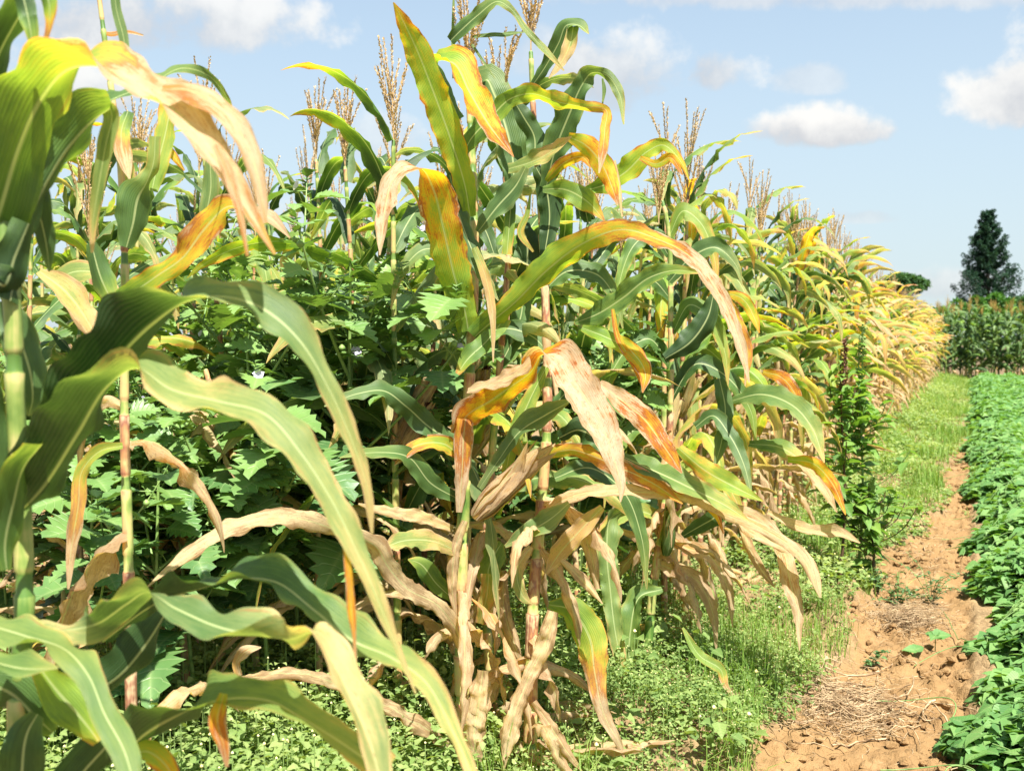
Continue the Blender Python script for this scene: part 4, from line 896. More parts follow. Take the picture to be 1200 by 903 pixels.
# ------------------------------------------------------------------ small leaves in bulk
def leaf_cloud(mb, C, D, U, size, aspect=.62, fold=.25, shape='ovate', A0=None, mat=0):
    """many leaves at once: base points C, directions D, upward-ish vectors U, lengths size"""
    D = norm(D); S = norm(np.cross(D, U)); N = np.cross(S, D); size = size[:, None]
    if shape == 'ovate': prof = [(0, 0), (.22, .42), (.5, .5), (.8, .24)]
    elif shape == 'heart': prof = [(0, 0), (-.09, .20), (-.05, .38), (.12, .52), (.28, .53), (.45, .40), (.66, .26), (.85, .12)]
    else: prof = [(0, 0), (.3, .5), (.7, .3)]
    rows = []
    mid = [(p, 0) for p, _ in prof] + [(1, 0)]
    V = []
    for p, wd in prof[1:]:
        V.append(C + D * size * p + S * size * wd * aspect + N * size * (wd * fold - .12 * p * p)); V.append(C + D * size * p - S * size * wd * aspect + N * size * (wd * fold - .12 * p * p))
    K = len(prof) - 1
    for p, _ in [prof[0]] + prof[1:]:
        V.append(C + D * size * max(p, .02) + N * size * (-.12 * p * p))
    V.append(C + D * size - N * size * .2)
    V = np.stack(V, 1); n, q, _ = V.shape
    Ls = [2 * i for i in range(K)]; Rs = [2 * i + 1 for i in range(K)]; Ms = [2 * K + i for i in range(K + 1)]; tip = q - 1
    quads = []; tris = []
    tris += [(Ms[0], Ls[0], Ms[1]), (Ms[0], Ms[1], Rs[0])]
    for i in range(K - 1):
        quads += [(Ms[i + 1], Ls[i], Ls[i + 1], Ms[i + 2]), (Ms[i + 1], Ms[i + 2], Rs[i + 1], Rs[i])]
    tris += [(Ms[K], Ls[K - 1], tip), (Ms[K], tip, Rs[K - 1])]
    A = np.zeros((n, q, 4)); A[..., 0] = (A0 if A0 is not None else RNG.uniform(0, 1, n))[:, None]
    A[:, Ms, 1] = 1; A[:, tip, 1] = 1
    pp = [p for p, _ in prof]
    for i in range(K):
        A[:, Ls[i], 2] = pp[i + 1]; A[:, Rs[i], 2] = pp[i + 1]; A[:, Ls[i], 3] = 1; A[:, Rs[i], 3] = 1
    for i in range(K + 1): A[:, Ms[i], 2] = pp[i]
    A[:, tip, 2] = 1
    off = (np.arange(n) * q)[:, None, None]
    T3 = (np.array(tris)[None] + off).reshape(-1, 3); Q4 = (np.array(quads)[None] + off).reshape(-1, 4) if quads else None
    mb.add(V.reshape(-1, 3), T3, A.reshape(-1, 4), mat)
    if quads is not None and len(quads):
        mb.n -= 0; base = mb.n - n * q
        mb.V.append(np.zeros((0, 3))); mb.Fc.append(Q4 + base); mb.A.append(np.zeros((0, 4))); mb.M.append(np.full(len(Q4), mat))

def herb_mat(name, c0, c1, c2, rough=.45, spec=.45, transl=.35, scale=60, big=1.2, usemid=True):
    m, t = newmat(name)
    s, u, v, q = attr(t); tcn = t.n('ShaderNodeTexCoord')
    n1 = t.noise(tcn.outputs['Object'], big, 3, .6); n2 = t.noise(tcn.outputs['Object'], scale, 2, .5)
    x = t.m('ADD', t.m('MULTIPLY', s, .7), t.m('MULTIPLY', t.mr(n1, .3, .7), .3))
    col = t.ramp(x, [(0, c0), (.5, c1), (1, c2)])
    if usemid: col = t.mix(t.m('MULTIPLY', t.m('POWER', u, 6.0), .30), col, (.35, .42, .18, 1))
    # side veins leave the midrib towards the tip
    ph = t.m('MULTIPLY', t.m('SUBTRACT', v, t.m('MULTIPLY', q, .20)), 22.0)
    vn = t.mr(t.m('ABSOLUTE', t.m('SINE', ph)), .0, .38, 1.0, 0.0)
    if usemid: col = t.mix(t.m('MULTIPLY', vn, .30), col, (.32, .42, .18, 1))
    hh = t.m('ADD', t.m('MULTIPLY', n2, .5), t.m('MULTIPLY', vn, -1.0)) if usemid else n2
    finish(t, col, rough=rough, spec=spec, transl=transl, tcol=t.mix(1.0, col, (1.9, 1.9, .7, 1), 'MULTIPLY'), bump=hh, bstr=.5, bdist=.003)
    return m
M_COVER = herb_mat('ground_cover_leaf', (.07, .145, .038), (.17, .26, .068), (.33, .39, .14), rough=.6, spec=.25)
M_GRASS = herb_mat('verge_grass', (.09, .19, .03), (.18, .29, .05), (.40, .38, .15), usemid=False, rough=.6, spec=.25)
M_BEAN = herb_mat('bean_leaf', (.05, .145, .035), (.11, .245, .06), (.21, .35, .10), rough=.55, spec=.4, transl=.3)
M_NIC = herb_mat('weed_leaf', (.032, .092, .026), (.072, .16, .048), (.18, .30, .07), rough=.45, spec=.5, transl=.2, big=3)
M_TINY = simple('tiny_flower', (.62, .55, .18), (.75, .70, .40), 50, .7, .2)
M_DARKLEAF = herb_mat('tall_weed_leaf', (.06, .15, .03), (.13, .25, .045), (.25, .37, .07), rough=.45, spec=.4, transl=.35, big=4)
M_HERBSTEM = simple('green_stem', (.12, .22, .05), (.22, .32, .09), 30, .5, .4)
M_DARKSTEM = simple('dark_stem', (.06, .035, .02), (.12, .07, .035), 30, .6, .3)

# ground cover between the maize and the path: stuff
mb = MB()
def cover_points(n, x0, x1, y0, y1, seed):
    rng = np.random.default_rng(seed)
    x = rng.uniform(x0, x1, n); y = rng.uniform(y0, y1, n)
    keep = rng.uniform(0, 1, n) > bare(x, y) * 1.02
    dens = np.clip((fbm(x * 1.7, y * 1.7, 3, 31) - .30) * 4.2, .10, 1)
    keep &= rng.uniform(0, 1, n) < dens
    keep &= (x + .02 < np.where(y > 7, .1, .0))
    # only what lies in front of the picture's frame, plus a margin
    ang = np.arctan2(-x, y); keep &= (ang < R(56)) & (np.hypot(x, y) > 1.6)
    return x[keep], y[keep]
for (n, x0, x1, y0, y1, hgt, ls, per, seed) in ((17000, -3.0, -.0, 1.5, 5.2, .15, .0155, 12, 1), (9000, -3.0, .0, 5.2, 10, .17, .030, 7, 2), (6500, -6.5, -3.0, 1.5, 9, .22, .035, 6, 3), (9000, -3.1, -1.25, 1.3, 4.4, .36, .024, 14, 6), (260, -3.0, -.4, 2.0, 8, .2, .05, 10, 7), (8000, -1.9, .05, 10, 36, .2, .05, 5, 4)):
    x, y = cover_points(n, x0, x1, y0, y1, seed); rng = np.random.default_rng(seed + 40)
    hh = hgt * rng.uniform(.35, 1.15, len(x)) * (.45 + 1.0 * fbm(x * 2.2, y * 2.2, 2, 44)) * np.clip((-.28 - x) / .5 + .25, .25, 1)
    z = soil_height(x, y)
    C = np.repeat(np.stack([x, y, z], 1), per, 0); H_ = np.repeat(hh, per)
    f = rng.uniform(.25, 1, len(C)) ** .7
    a = rng.uniform(0, 6.28, len(C)); rad = rng.uniform(0, .045, len(C)) * (ls / .02) ** .6
    C = C + np.stack([np.cos(a) * rad, np.sin(a) * rad, f * H_], 1)
    D = np.stack([np.cos(a), np.sin(a), rng.normal(.12, .35, len(C))], 1); U = np.array([0, 0, 1.0]) + rng.normal(0, .35, D.shape)
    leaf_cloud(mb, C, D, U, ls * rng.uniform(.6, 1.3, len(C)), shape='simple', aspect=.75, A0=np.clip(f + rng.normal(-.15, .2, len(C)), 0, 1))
    if y0 < 9:      # tiny flower heads on thin stalks
        k = rng.random(len(x)) < .30; P0 = np.stack([x, y, z + hh * 1.05], 1)[k]; r = .0036 * (ls / .02)
        V = P0[:, None] + np.array([[1, 0, 0], [0, 1, 0], [-1, 0, 0], [0, -1, 0], [0, 0, .9], [0, 0, -.9]])[None] * r
        Fq = np.array([(0, 1, 4), (1, 2, 4), (2, 3, 4), (3, 0, 4), (1, 0, 5), (2, 1, 5), (3, 2, 5), (0, 3, 5)])
        mb.add(V.reshape(-1, 3), (Fq[None] + (np.arange(len(P0)) * 6)[:, None, None]).reshape(-1, 3), None, 1)
        # stalks
        S0 = np.stack([x, y, z], 1)[k]; wv = np.array([.0012, .0005, 0])
        V = np.stack([S0 - wv, S0 + wv, P0 + wv, P0 - wv], 1); A = np.zeros((len(S0) * 4, 4)); A[:, 0] = .6
        mb.add(V.reshape(-1, 3), np.arange(len(S0) * 4).reshape(-1, 4), A, 0)
tag(mb.build('ground_cover_weeds', [M_COVER, M_TINY]), 'low green weeds with tiny yellowish flowers covering the soil between maize and path', 'weeds', kind='stuff')

# verge grass: stuff
mb = MB(); rng = np.random.default_rng(8)
def blades(n, x, y, h, w, rng, bend=1.0):
    z = soil_height(x, y); a = rng.uniform(0, 6.28, len(x)); b = rng.uniform(.1, 1, len(x)) * bend
    base = np.stack([x, y, z], 1); side = np.stack([-np.sin(a), np.cos(a), 0 * a], 1) * w[:, None] / 2; out = np.stack([np.cos(a), np.sin(a), 0 * a], 1)
    up = np.array([0, 0, 1.0])
    m1 = base + up * (h * .55)[:, None] + out * (h * b * .2)[:, None]; tp = base + up * (h * (1 - .35 * b))[:, None] + out * (h * b * .8)[:, None]
    V = np.stack([base - side, base + side, m1 + side * .8, m1 - side * .8, tp], 1)
    A = np.zeros((len(x), 5, 4)); A[..., 0] = rng.uniform(0, .9, len(x))[:, None] * .8; A[:, 4, 0] += .15
    o = (np.arange(len(x)) * 5)[:, None]
    k = mb.n; mb.add(V.reshape(-1, 3), (o + np.array([0, 1, 2, 3])), A.reshape(-1, 4))
    mb.V.append(np.zeros((0, 3))); mb.A.append(np.zeros((0, 4))); mb.Fc.append(o + np.array([3, 2, 4]) + k); mb.M.append(np.zeros(len(x)))
for (n, x0, x1, y0, y1, h, w) in ((16000, -1.15, .0, 5.6, 11, .13, .005), (34000, -1.15, .1, 9.5, 36, .17, .008), (9000, -1.3, -.2, 2.2, 5.8, .12, .0032), (5000, -3.5, -1.2, 1.5, 6, .16, .005)):
    x = rng.uniform(x0, x1, n); y = rng.uniform(y0, y1, n)
    keep = (rng.random(n) > bare(x, y) * 1.03) & (rng.random(n) < np.clip((fbm(x * 2.6, y * .9, 3, 61) - .42) * 5, 0.05, 1))
    x, y = x[keep], y[keep]
    blades(n, x, y, h * rng.uniform(.3, 1.2, len(x)) * (.4 + 1.5 * fbm(x * 3, y * 1.2, 3, 63) ** 1.5 * 1.6) * (1 - .5 * np.clip(x + .35, 0, .4) / .4), w * rng.uniform(.6, 1.3, len(x)), rng)
tag(mb.build('verge_grass', M_GRASS), 'bright green grass with pale seed heads on the verge beside the path', 'grass', kind='stuff')

# bean crop on the right: stuff
mb = MB(); rng = np.random.default_rng(21)
def bean_top(x, y):
    row = .5 + .5 * np.cos((x - .40) / .62 * 6.28)
    edge = np.clip((x - .02 - .07 * np.clip((14 - y) / 8, 0, 1) + .05 * np.sin(y * 2.1) + .06 * np.sin(y * 5.3 + 1) + .05 * np.sin(y * 11)) / .26, 0, 1)
    return (.13 + .07 * row + .09 * fbm(x * 3, y * 3, 2, 71)) * np.sqrt(edge)
for (n, y0, y1, x1, sz) in ((14000, 1.6, 6.5, 1.4, .059), (14000, 6.5, 15, 2.0, .075), (13000, 15, 35, 2.8, .11)):
    x = rng.uniform(-.12, x1, n); y = rng.uniform(y0, y1, n); top = bean_top(x, y); keep = top > .03; x, y, top = x[keep], y[keep], top[keep]
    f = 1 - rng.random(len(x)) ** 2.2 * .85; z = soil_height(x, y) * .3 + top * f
    a = rng.uniform(0, 6.28, len(x)); C0 = np.stack([x, y, z], 1)
    outw = np.clip((.12 - x) * 5, 0, 1)
    for da in (-1.5, 0, 1.5):            # three leaflets
        aa = a + da; C = C0 + np.stack([np.cos(aa), np.sin(aa), 0 * aa], 1) * .01
        D = np.stack([np.cos(aa), np.sin(aa), rng.normal(-.25, .25, len(aa))], 1)
        U = np.stack([-outw * .8 + rng.normal(0, .28, len(aa)), rng.normal(0, .28, len(aa)), np.ones(len(aa))], 1)
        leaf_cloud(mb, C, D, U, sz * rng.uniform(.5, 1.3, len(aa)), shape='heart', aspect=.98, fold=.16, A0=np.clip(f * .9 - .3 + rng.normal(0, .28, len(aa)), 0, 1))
# runners creeping over the canopy
for i in range(46):
    yy = rng.uniform(2.0, 14) ; xx = rng.uniform(-.05, .5); n = 14; t_ = np.linspace(0, 1, n); an = rng.uniform(0, 6.28)
    X = xx + np.cos(an + t_ * 1.5) * t_ * .3; Y = yy + np.sin(an + t_ * 1.5) * t_ * .3; Z = bean_top(X, Y) + .03 + .03 * np.sin(t_ * 5)
    A = np.zeros((n, 4)); A[:, 0] = 1
    tube(mb, np.stack([X, Y, Z], 1), .0022, A, m=4)
tag(mb.build('bean_crop', M_BEAN), 'dense low bean crop with dark green pointed leaves to the right of the path', 'bean crop', kind='stuff')

# a vine shoot reaching over the soil
mb = MB(); 
Pv = spline(np.array([list(ground_at(*p)) for p in ((1155, 780), (1130, 752), (1112, 735), (1102, 722))]), 16); Pv[:, 2] = soil_height(Pv[:, 0], Pv[:, 1]) + .03
tube(mb, Pv, .0022, m=5)
g = ground_at(1096, 756); k = 3; aa = np.array([0.4, 2.3, 4.5]); C = np.repeat(np.array([[g[0], g[1], float(soil_height(g[0], g[1])) + .07]]), 3, 0)
tube(mb, [C[0] - [0, 0, .1], C[0]], .002, m=5)
leaf_cloud(mb, C, np.stack([np.cos(aa), np.sin(aa), [.15, .1, .1]], 1), np.array([0.1, -.5, 1.0]) + np.zeros((3, 3)), np.array([.075, .07, .07]), shape='heart', aspect=.85, A0=np.array([.4, .3, .5]))
g = ground_at(1072, 766); aa = np.array([0.9, 3.6]); C = np.repeat(np.array([[g[0], g[1], float(soil_height(g[0], g[1])) + .04]]), 2, 0)
o = mb.build('bean_seedling', M_BEAN); tag(o, 'three leaved bean seedling standing alone on the bare soil', 'seedling')
mb = MB(); leaf_cloud(mb, C - C[0], np.stack([np.cos(aa), np.sin(aa), [.2, .1]], 1), np.array([0.1, -.6, 1.0]) + np.zeros((2, 3)), np.array([.06, .055]), shape='heart', aspect=.8, A0=np.array([.3, .5]))
tube(mb, [(0, 0, -.05), (0, 0, 0)], .002, m=5)
o = mb.build('bean_seedling', M_BEAN); o.location = C[0]; tag(o, 'smaller two leaved seedling on the soil left of the three leaved one', 'seedling')

# ------------------------------------------------------------------ broad leaved weeds (apple of Peru) in the gap
def toothed_leaf(mb, base, D, U, L, rng, tone=.5, droop=.5, wid=.42):
    """coarsely toothed ovate leaf with a folded midrib"""
    D = norm(np.asarray(D, float)); S = norm(np.cross(D, U)); N = np.cross(S, D); n = 15
    t = np.linspace(0, 1, n)
    w_ = wid * np.sin(np.pi * np.clip(t, 0, 1) ** .72) ** .85 * L
    tooth = 1 + .24 * np.where(np.arange(n) % 2 == 0, -1, 1) * (t > .08) * (t < .97)
    w2 = w_ * tooth; w2[0] = L * .02; w2[-1] = 0.0008
    fw = np.where(np.arange(n) % 2 == 1, .05, 0) * L
    mid = base + D * (t * L)[:, None] - N * (droop * L * t ** 2 * .5)[:, None]
    rows = []
    for q in (-1, -.5, 0, .5, 1):
        rows.append(mid + S * (w2 * q if abs(q) == 1 else w_ * q)[:, None] + D * (fw * (abs(q) == 1))[:, None] + N * (abs(q) * w_ * .30 + .018 * L * np.sin(t * 22 + q) * abs(q))[:, None])
    V = np.stack(rows, 1); A = np.zeros((n, 5, 4)); A[..., 0] = tone; A[:, 2, 1] = 1; A[..., 2] = t[:, None]; A[..., 3] = np.array([1, .5, 0, .5, 1])
    mb.add(V.reshape(-1, 3), grid_faces(n, 5), A.reshape(-1, 4))

def nicandra(rng, H, leaf=.12):
    stem, fol, flw = MB(), MB(), MB()
    def shoot(p, d, L, r, depth):
        n = 9; t = np.linspace(0, 1, n); d = norm(d); c = norm(d + np.array([0, 0, .9]))
        D = norm(d[None] * (1 - t)[:, None] + c[None] * t[:, None]); P = p + np.concatenate([[np.zeros(3)], np.cumsum(D[1:] * (L / (n - 1)), axis=0)])
        tube(stem, P, np.linspace(r, r * .45, n), m=6)
        k = max(4, int(L / .075)); 
        for i in range(k):
            q = (.25 if depth else .42) + (.75 if depth else .58) * (i + rng.uniform(-.2, .2)) / k; q = min(max(q, .08), 1)
            b = np.array([np.interp(q, t, P[:, j]) for j in range(3)]); a = rng.uniform(0, 6.28)
            out = np.array([math.cos(a), math.sin(a), rng.uniform(-.15, .5)]); pl = rng.uniform(.02, .05)
            e = b + norm(out) * pl; tube(stem, [b, e], .0018, m=4)
            size = leaf * rng.uniform(.6, 1.15) * (1.25 - .75 * (b[2] / H))
            toothed_leaf(fol, e, out + np.array([0, 0, -.15]), np.array([rng.normal(0, .3), rng.normal(0, .3), 1.0]), size, rng, tone=float(np.clip(.28 + .75 * (b[2] / H) ** 2 + rng.normal(0, .15), 0, 1)), droop=rng.uniform(.2, .9))
            if rng.random() < .20:     # lantern shaped green fruit
                c_ = b + norm(out + np.array([0, 0, -1.2])) * .03; q5 = np.linspace(0, 1, 6)
                tube(stem, c_ + np.array([0, 0, -.024]) * (q5[:, None]), .011 * np.sin(np.pi * (q5 * .9 + .06)), m=6)
            if rng.random() < .035 and b[2] > .6 * H:
                c_ = b + norm(out + np.array([0, 0, .6])) * .035; nn = norm(out + np.array([0, 0, .5])); X = norm(np.cross(nn, [0.1, .2, 1])); Y = np.cross(nn, X)
                a5 = np.linspace(0, 6.283, 11)[:-1]; rr = np.where(np.arange(10) % 2 == 0, .017, .014)
                V = np.concatenate([[c_ - nn * .008], c_ + (X * np.cos(a5)[:, None] + Y * np.sin(a5)[:, None]) * rr[:, None]])
                flw.add(V, [(0, 1 + j, 1 + (j + 1) % 10) for j in range(10)])
        if depth < 2:
            for i in range(5 if depth == 0 else 2):
                q = rng.uniform(.4, .85); b = np.array([np.interp(q, t, P[:, j]) for j in range(3)]); a = rng.uniform(0, 6.28)
                shoot(b, np.array([math.cos(a), math.sin(a), rng.uniform(.5, 1.1)]), L * rng.uniform(.3, .5), r * .6, depth + 1)
        # tuft of small pale leaves at the growing tip
        for i in range(7):
            a = rng.uniform(0, 6.28); toothed_leaf(fol, P[-1] + np.array([0, 0, -.01 * i]), (math.cos(a), math.sin(a), rng.uniform(.3, 1)), (0, 0, 1.0), rng.uniform(.02, .045), rng, tone=rng.uniform(.75, 1), droop=.4)
    shoot(np.zeros(3), np.array([rng.normal(0, .08), rng.normal(0, .08), 1.0]), H, .009, 0)
    return stem, fol, flw
M_FLOWER = simple('pale_violet_petal', (.62, .56, .80), (.72, .68, .86), 40, .6, .2, .3)
NPROTO = []
for i in range(5):
    rng = np.random.default_rng(300 + i); st, fo, fl = nicandra(rng, 1.31 + .06 * i, .235)
    NPROTO.append((st.mesh('weed_stem', M_HERBSTEM), fo.mesh('weed_foliage', M_NIC), fl.mesh('weed_flower', M_FLOWER) if fl.n else None))
wp = [  # px, depth, height scale: the ones nearest the camera first
    (165, 2.15, .80, 'large leaved weed with jagged leaves standing closest, between the two foreground maize stalks'),
    (235, 2.5, .84, 'jagged leaved weed with big drooping leaves under the long arching maize leaf'),
    (95, 2.3, .82, 'jagged leaved weed beside the stalk of the closest maize plant'),
    (320, 2.6, .92, 'bushy pale green weed behind the tip of the arching maize leaf'),
    (400, 2.9, 1.02, 'tall jagged leaved weed with a slanting stem left of the central maize plant'),
    (470, 3.3, .98, 'jagged leaved weed pressing against the tall central maize plant')]
rest = [(130, 2.9, 0.79), (200, 3.1, 0.88), (280, 3.2, 0.97), (350, 3.2, 1.01), (60, 3.0, 0.72), (330, 3.8, 1.03), (390, 3.7, 1.03), (500, 3.7, 0.99), (455, 4.2, 1.03), (20, 2.8, 0.72), (655, 3.7, 0.90), (710, 3.9, 0.86), (600, 3.6, 0.77), (690, 4.3, 0.90), (400, 3.2, 0.72)]
for i, it in enumerate(wp + rest):
    px, d = it[0], it[1] + (.55 if i < 4 else .35); g = unproj(px, 600, d); st, fo, fl = NPROTO[i % 5]
    e = empty('broad_leaved_weed', (g[0], g[1], 0), RNG.uniform(0, 6.28)); sc = it[2]; e.scale = (sc * 1.05, sc * 1.05, sc)
    for nm, me in (('stem', st), ('foliage', fo), ('flowers', fl)):
        if me is None: continue
        o = bpy.data.objects.new(nm if nm != 'flowers' else 'blossom', me); COL.objects.link(o); o.parent = e
    if i < len(wp): tag(e, it[3], 'weed', 'broad leaved weeds among the maize')
    else: tag(e, 'jagged leaved green weed in the thicket between the maize rows', 'weed', 'broad leaved weeds of the thicket')

# ------------------------------------------------------------------ withered, broken maize stalks standing among the weeds
def withered(rng, Hs):
    e = empty('withered_maize_stalk', (0, 0, 0)); ln = rng.normal(0, .12, 2)
    mb = MB(); path = lambda t: np.array([ln[0] * t * t, ln[1] * t * t, Hs * t]); add_stalk(mb, path, .012, .008, np.array([.15, .32, .5, .68, .85]), rng, tone=.85); kid(e, mb.build('stalk', M_STALK, e))
    for i in range(9):
        t = rng.uniform(.5, 1); a = rng.uniform(0, 6.28)
        lf = dict(base=path(t), L=rng.uniform(.3, .6), W=rng.uniform(.035, .06), th0=R(rng.uniform(20, 80)), th1=R(rng.uniform(110, 175)), az=a, power=rng.uniform(.5, 1.1), roll0=0, roll1=rng.uniform(-2, 2), drift=rng.normal(0, .6), s0=rng.uniform(.5, .9), s1=.98, smid=.8, fold=.5, curl=.25, ruffle=.2, warm=.3, tear=.4)
        mb = MB(); add_leaf(mb, lf, rng); kid(e, mb.build('leaf', M_LEAF, e))
    return e
WP = [withered(np.random.default_rng(700 + i), 1.0 + .1 * i) for i in range(3)]
for i, (px, d, sc) in enumerate(((92, 2.9, 1.0), (215, 3.1, 1.05), (300, 3.3, 1.05), (372, 3.2, 1.0), (455, 3.6, 1.0), (680, 3.8, 1.0), (150, 3.4, 1.1))):
    g = unproj(px, 500, d); e = WP[i] if i < 3 else copy_tree(WP[i % 3])
    e.location = (g[0], g[1], float(soil_height(g[0], g[1])) - .01); e.rotation_euler = (0, 0, RNG.uniform(0, 6.28)); e.scale = (sc, sc, sc)
    tag(e, 'withered maize stalk without a tassel, hung with tan leaves, among the green weeds', 'maize stalk', 'withered maize stalks among the weeds')

# ------------------------------------------------------------------ tall dark weed (amaranth) at the edge of the path
def tall_weed(rng, H, lean, leafL=.10, spike=True, nst=1):
    stem, fol, spk = MB(), MB(), MB(); n = 16; t = np.linspace(0, 1, n)
    P = np.stack([lean[0] * t + .02 * np.sin(t * 5), lean[1] * t, H * t], 1); tube(stem, P, np.linspace(.009, .003, n), m=7)
    sh = []
    for i in range(15):
        q = rng.uniform(.12, .8); b = np.array([np.interp(q, t, P[:, j]) for j in range(3)]); a = rng.uniform(0, 6.28); L = (.24 * (1 - q) + .06) * rng.uniform(.7, 1.2)
        e = b + np.array([math.cos(a) * L, math.sin(a) * L, L * 1.0]); Q = spline(np.array([b, (b + e) / 2 + [math.cos(a) * .03, math.sin(a) * .03, -.02], e]), 6); tube(stem, Q, .003, m=5); sh.append(Q)
    def lf(b, a, L, tone): 
        D = np.array([math.cos(a), math.sin(a), rng.uniform(-.6, .6)])
        leaf_cloud(fol, b[None], D[None], np.array([[rng.normal(0, .25), rng.normal(0, .25), 1.0]]), np.array([L]), aspect=.52, fold=.2, shape='ovate', A0=np.array([tone]))
    for i in range(int(H * 88)):
        q = rng.uniform(.2, .97); b = np.array([np.interp(q, t, P[:, j]) for j in range(3)]); lf(b + rng.normal(0, .008, 3), rng.uniform(0, 6.28), leafL * rng.uniform(.35, 1.25) * (1.1 - .5 * q), np.clip(q * .6 + rng.normal(.1, .2), 0, 1))
    for Q in sh:
        for i in range(8): k = rng.integers(1, 6); lf(Q[k] + rng.normal(0, .01, 3), rng.uniform(0, 6.28), leafL * rng.uniform(.4, .9), np.clip(rng.normal(.5, .25), 0, 1))
    if spike:
        m_ = 260; q = rng.uniform(0, 1, m_); z = H * (.80 + .24 * q); a = rng.uniform(0, 6.28, m_); r = .027 * (1 - q * .7) * rng.uniform(.3, 1, m_)
        C = np.stack([lean[0] * (z / H) + np.cos(a) * r, lean[1] * (z / H) + np.sin(a) * r, z], 1)
        leaf_cloud(spk, C, np.stack([np.cos(a), np.sin(a), 1.2 + 0 * a], 1), np.tile([0.0, 0, 1.0], (m_, 1)) + rng.normal(0, .2, (m_, 3)), rng.uniform(.009, .017, m_), shape='simple', aspect=1.0)
        tube(spk, [(lean[0] * .8, lean[1] * .8, H * .8), (lean[0], lean[1], H * 1.04)], [.005, .002], m=5)
    return stem, fol, spk
M_SPIKE = simple('dark_seed_spike', (.12, .05, .04), (.26, .13, .09), 60, .8, .2)
M_SPIKEG = simple('green_seed_spike', (.16, .26, .07), (.26, .36, .12), 60, .8, .2)
for (px, py, top, seed, lab, sm, sp_, ll) in ((983, 690, 404, 41, 'tall weed with dark stem and brownish seed spike at the edge of the path', M_DARKSTEM, M_SPIKE, .12),
                                            (1004, 684, 390, 42, 'tall weed with larger pale leaves and green spike, right beside the dark stemmed one', M_HERBSTEM, M_SPIKEG, .15),
                                            (1018, 690, 560, 43, 'short bushy shoot at the foot of the tall weeds', M_DARKSTEM, M_SPIKEG, .12)):
    g = ground_at(px, py); d = (g - CPOS) @ (-CM[:, 2]); H = (py - top) / F * d / 1.03; rng = np.random.default_rng(seed)
    st, fo, sk = tall_weed(rng, H, (.01, .02), ll)
    e = tag(empty('tall_weed', (g[0], g[1], float(soil_height(g[0], g[1])) - .01)), lab, 'weed')
    st.build('stem', sm, e); fo.build('foliage', M_DARKLEAF, e); sk.build('seed_spike', sp_, e)

# small bushy weed on the path (tomato like) and thistly sprig
for (px, py, H, seed, lab, nl) in ((1052, 705, .17, 51, 'small bluish green weed growing in the hollow of the path', 150), (1092, 700, .25, 52, 'sprawling small weed with a thin upright stem at the edge of the beans', 130), (1020, 770, .08, 53, 'tiny green sprig on the soil slope left of the path', 34), (1030, 690, .15, 54, 'low sprawling weed at the foot of the tall weeds', 140)):
    rng = np.random.default_rng(seed); g = ground_at(px, py); fo, st = MB(), MB()
    for i in range(max(3, nl // 12)):
        a = rng.uniform(0, 6.28); e_ = np.array([math.cos(a) * H * rng.uniform(.3, 1.1), math.sin(a) * H * rng.uniform(.3, 1.1), H * rng.uniform(.3, 1)]); Q = spline(np.array([[0, 0, 0], e_ * [.4, .4, .7], e_]), 8); tube(st, Q, .0016, m=4)
        for j in range(nl // (nl // 12)):
            k = rng.integers(2, 8); b = rng.uniform(0, 6.28); leaf_cloud(fo, Q[k][None] + rng.normal(0, .004, 3), np.array([[math.cos(b), math.sin(b), rng.uniform(-.2, .5)]]), np.array([[rng.normal(0, .3), rng.normal(0, .3), 1.0]]), np.array([rng.uniform(.018, .034)]), shape='ovate', aspect=.55, A0=np.array([rng.uniform(0, .7)]))
    e = tag(empty('small_weed', (g[0], g[1], float(soil_height(g[0], g[1])))), lab, 'weed'); st.build('stem', M_HERBSTEM, e); fo.build('foliage', M_NIC, e)

# ------------------------------------------------------------------ dry litter
def straws(mb, n, cx, cy, sx, sy, lift, rng, L=(.04, .2), w=.003, ang=None):
    for i in range(n):
        x, y = cx + rng.normal(0, sx), cy + rng.normal(0, sy); a = rng.uniform(0, 6.28) if ang is None else ang + rng.normal(0, .5); l = rng.uniform(*L); k = 7; t = np.linspace(-.5, .5, k)
        b = rng.normal(0, .9); X = x + np.cos(a + b * t) * t * l; Y = y + np.sin(a + b * t) * t * l
        Z = soil_height(X, Y).max() * .5 + soil_height(X, Y) * .5 + rng.uniform(.002, lift) + t * rng.normal(0, .05) * l
        A = np.zeros((k, 4))
        tube(mb, np.stack([X, Y, Z], 1), rng.uniform(.4, 1.2) * w * np.linspace(1, .5, k), A, m=4)
rng = np.random.default_rng(66)
g = ground_at(985, 820); mb = MB(); straws(mb, 620, g[0], g[1], .13, .20, .06, rng, (.04, .17), .0018); straws(mb, 34, g[0], g[1], .17, .2, .06, rng, (.12, .34), .0055)
tag(mb.build('straw_heap', M_DIRTSTRAW), 'loose heap of dry straw and twigs on the path in the foreground', 'straw heap', kind='stuff')
g = ground_at(1062, 728); mb = MB(); straws(mb, 560, g[0], g[1], .08, .085, .08, rng, (.04, .13), .0015)
tag(mb.build('straw_tuft', M_DIRTSTRAW), 'rounded tuft of dead grass in the middle of the path', 'straw tuft')
mb = MB()
straws(mb, 60, -.3, 3.4, .16, .7, .012, rng, (.03, .12), .0013); straws(mb, 170, -.26, 5.8, .12, 1.0, .015, rng, (.04, .16), .002); straws(mb, 60, -.3, 8.5, .14, 1.2, .012, rng, (.05, .16), .003)
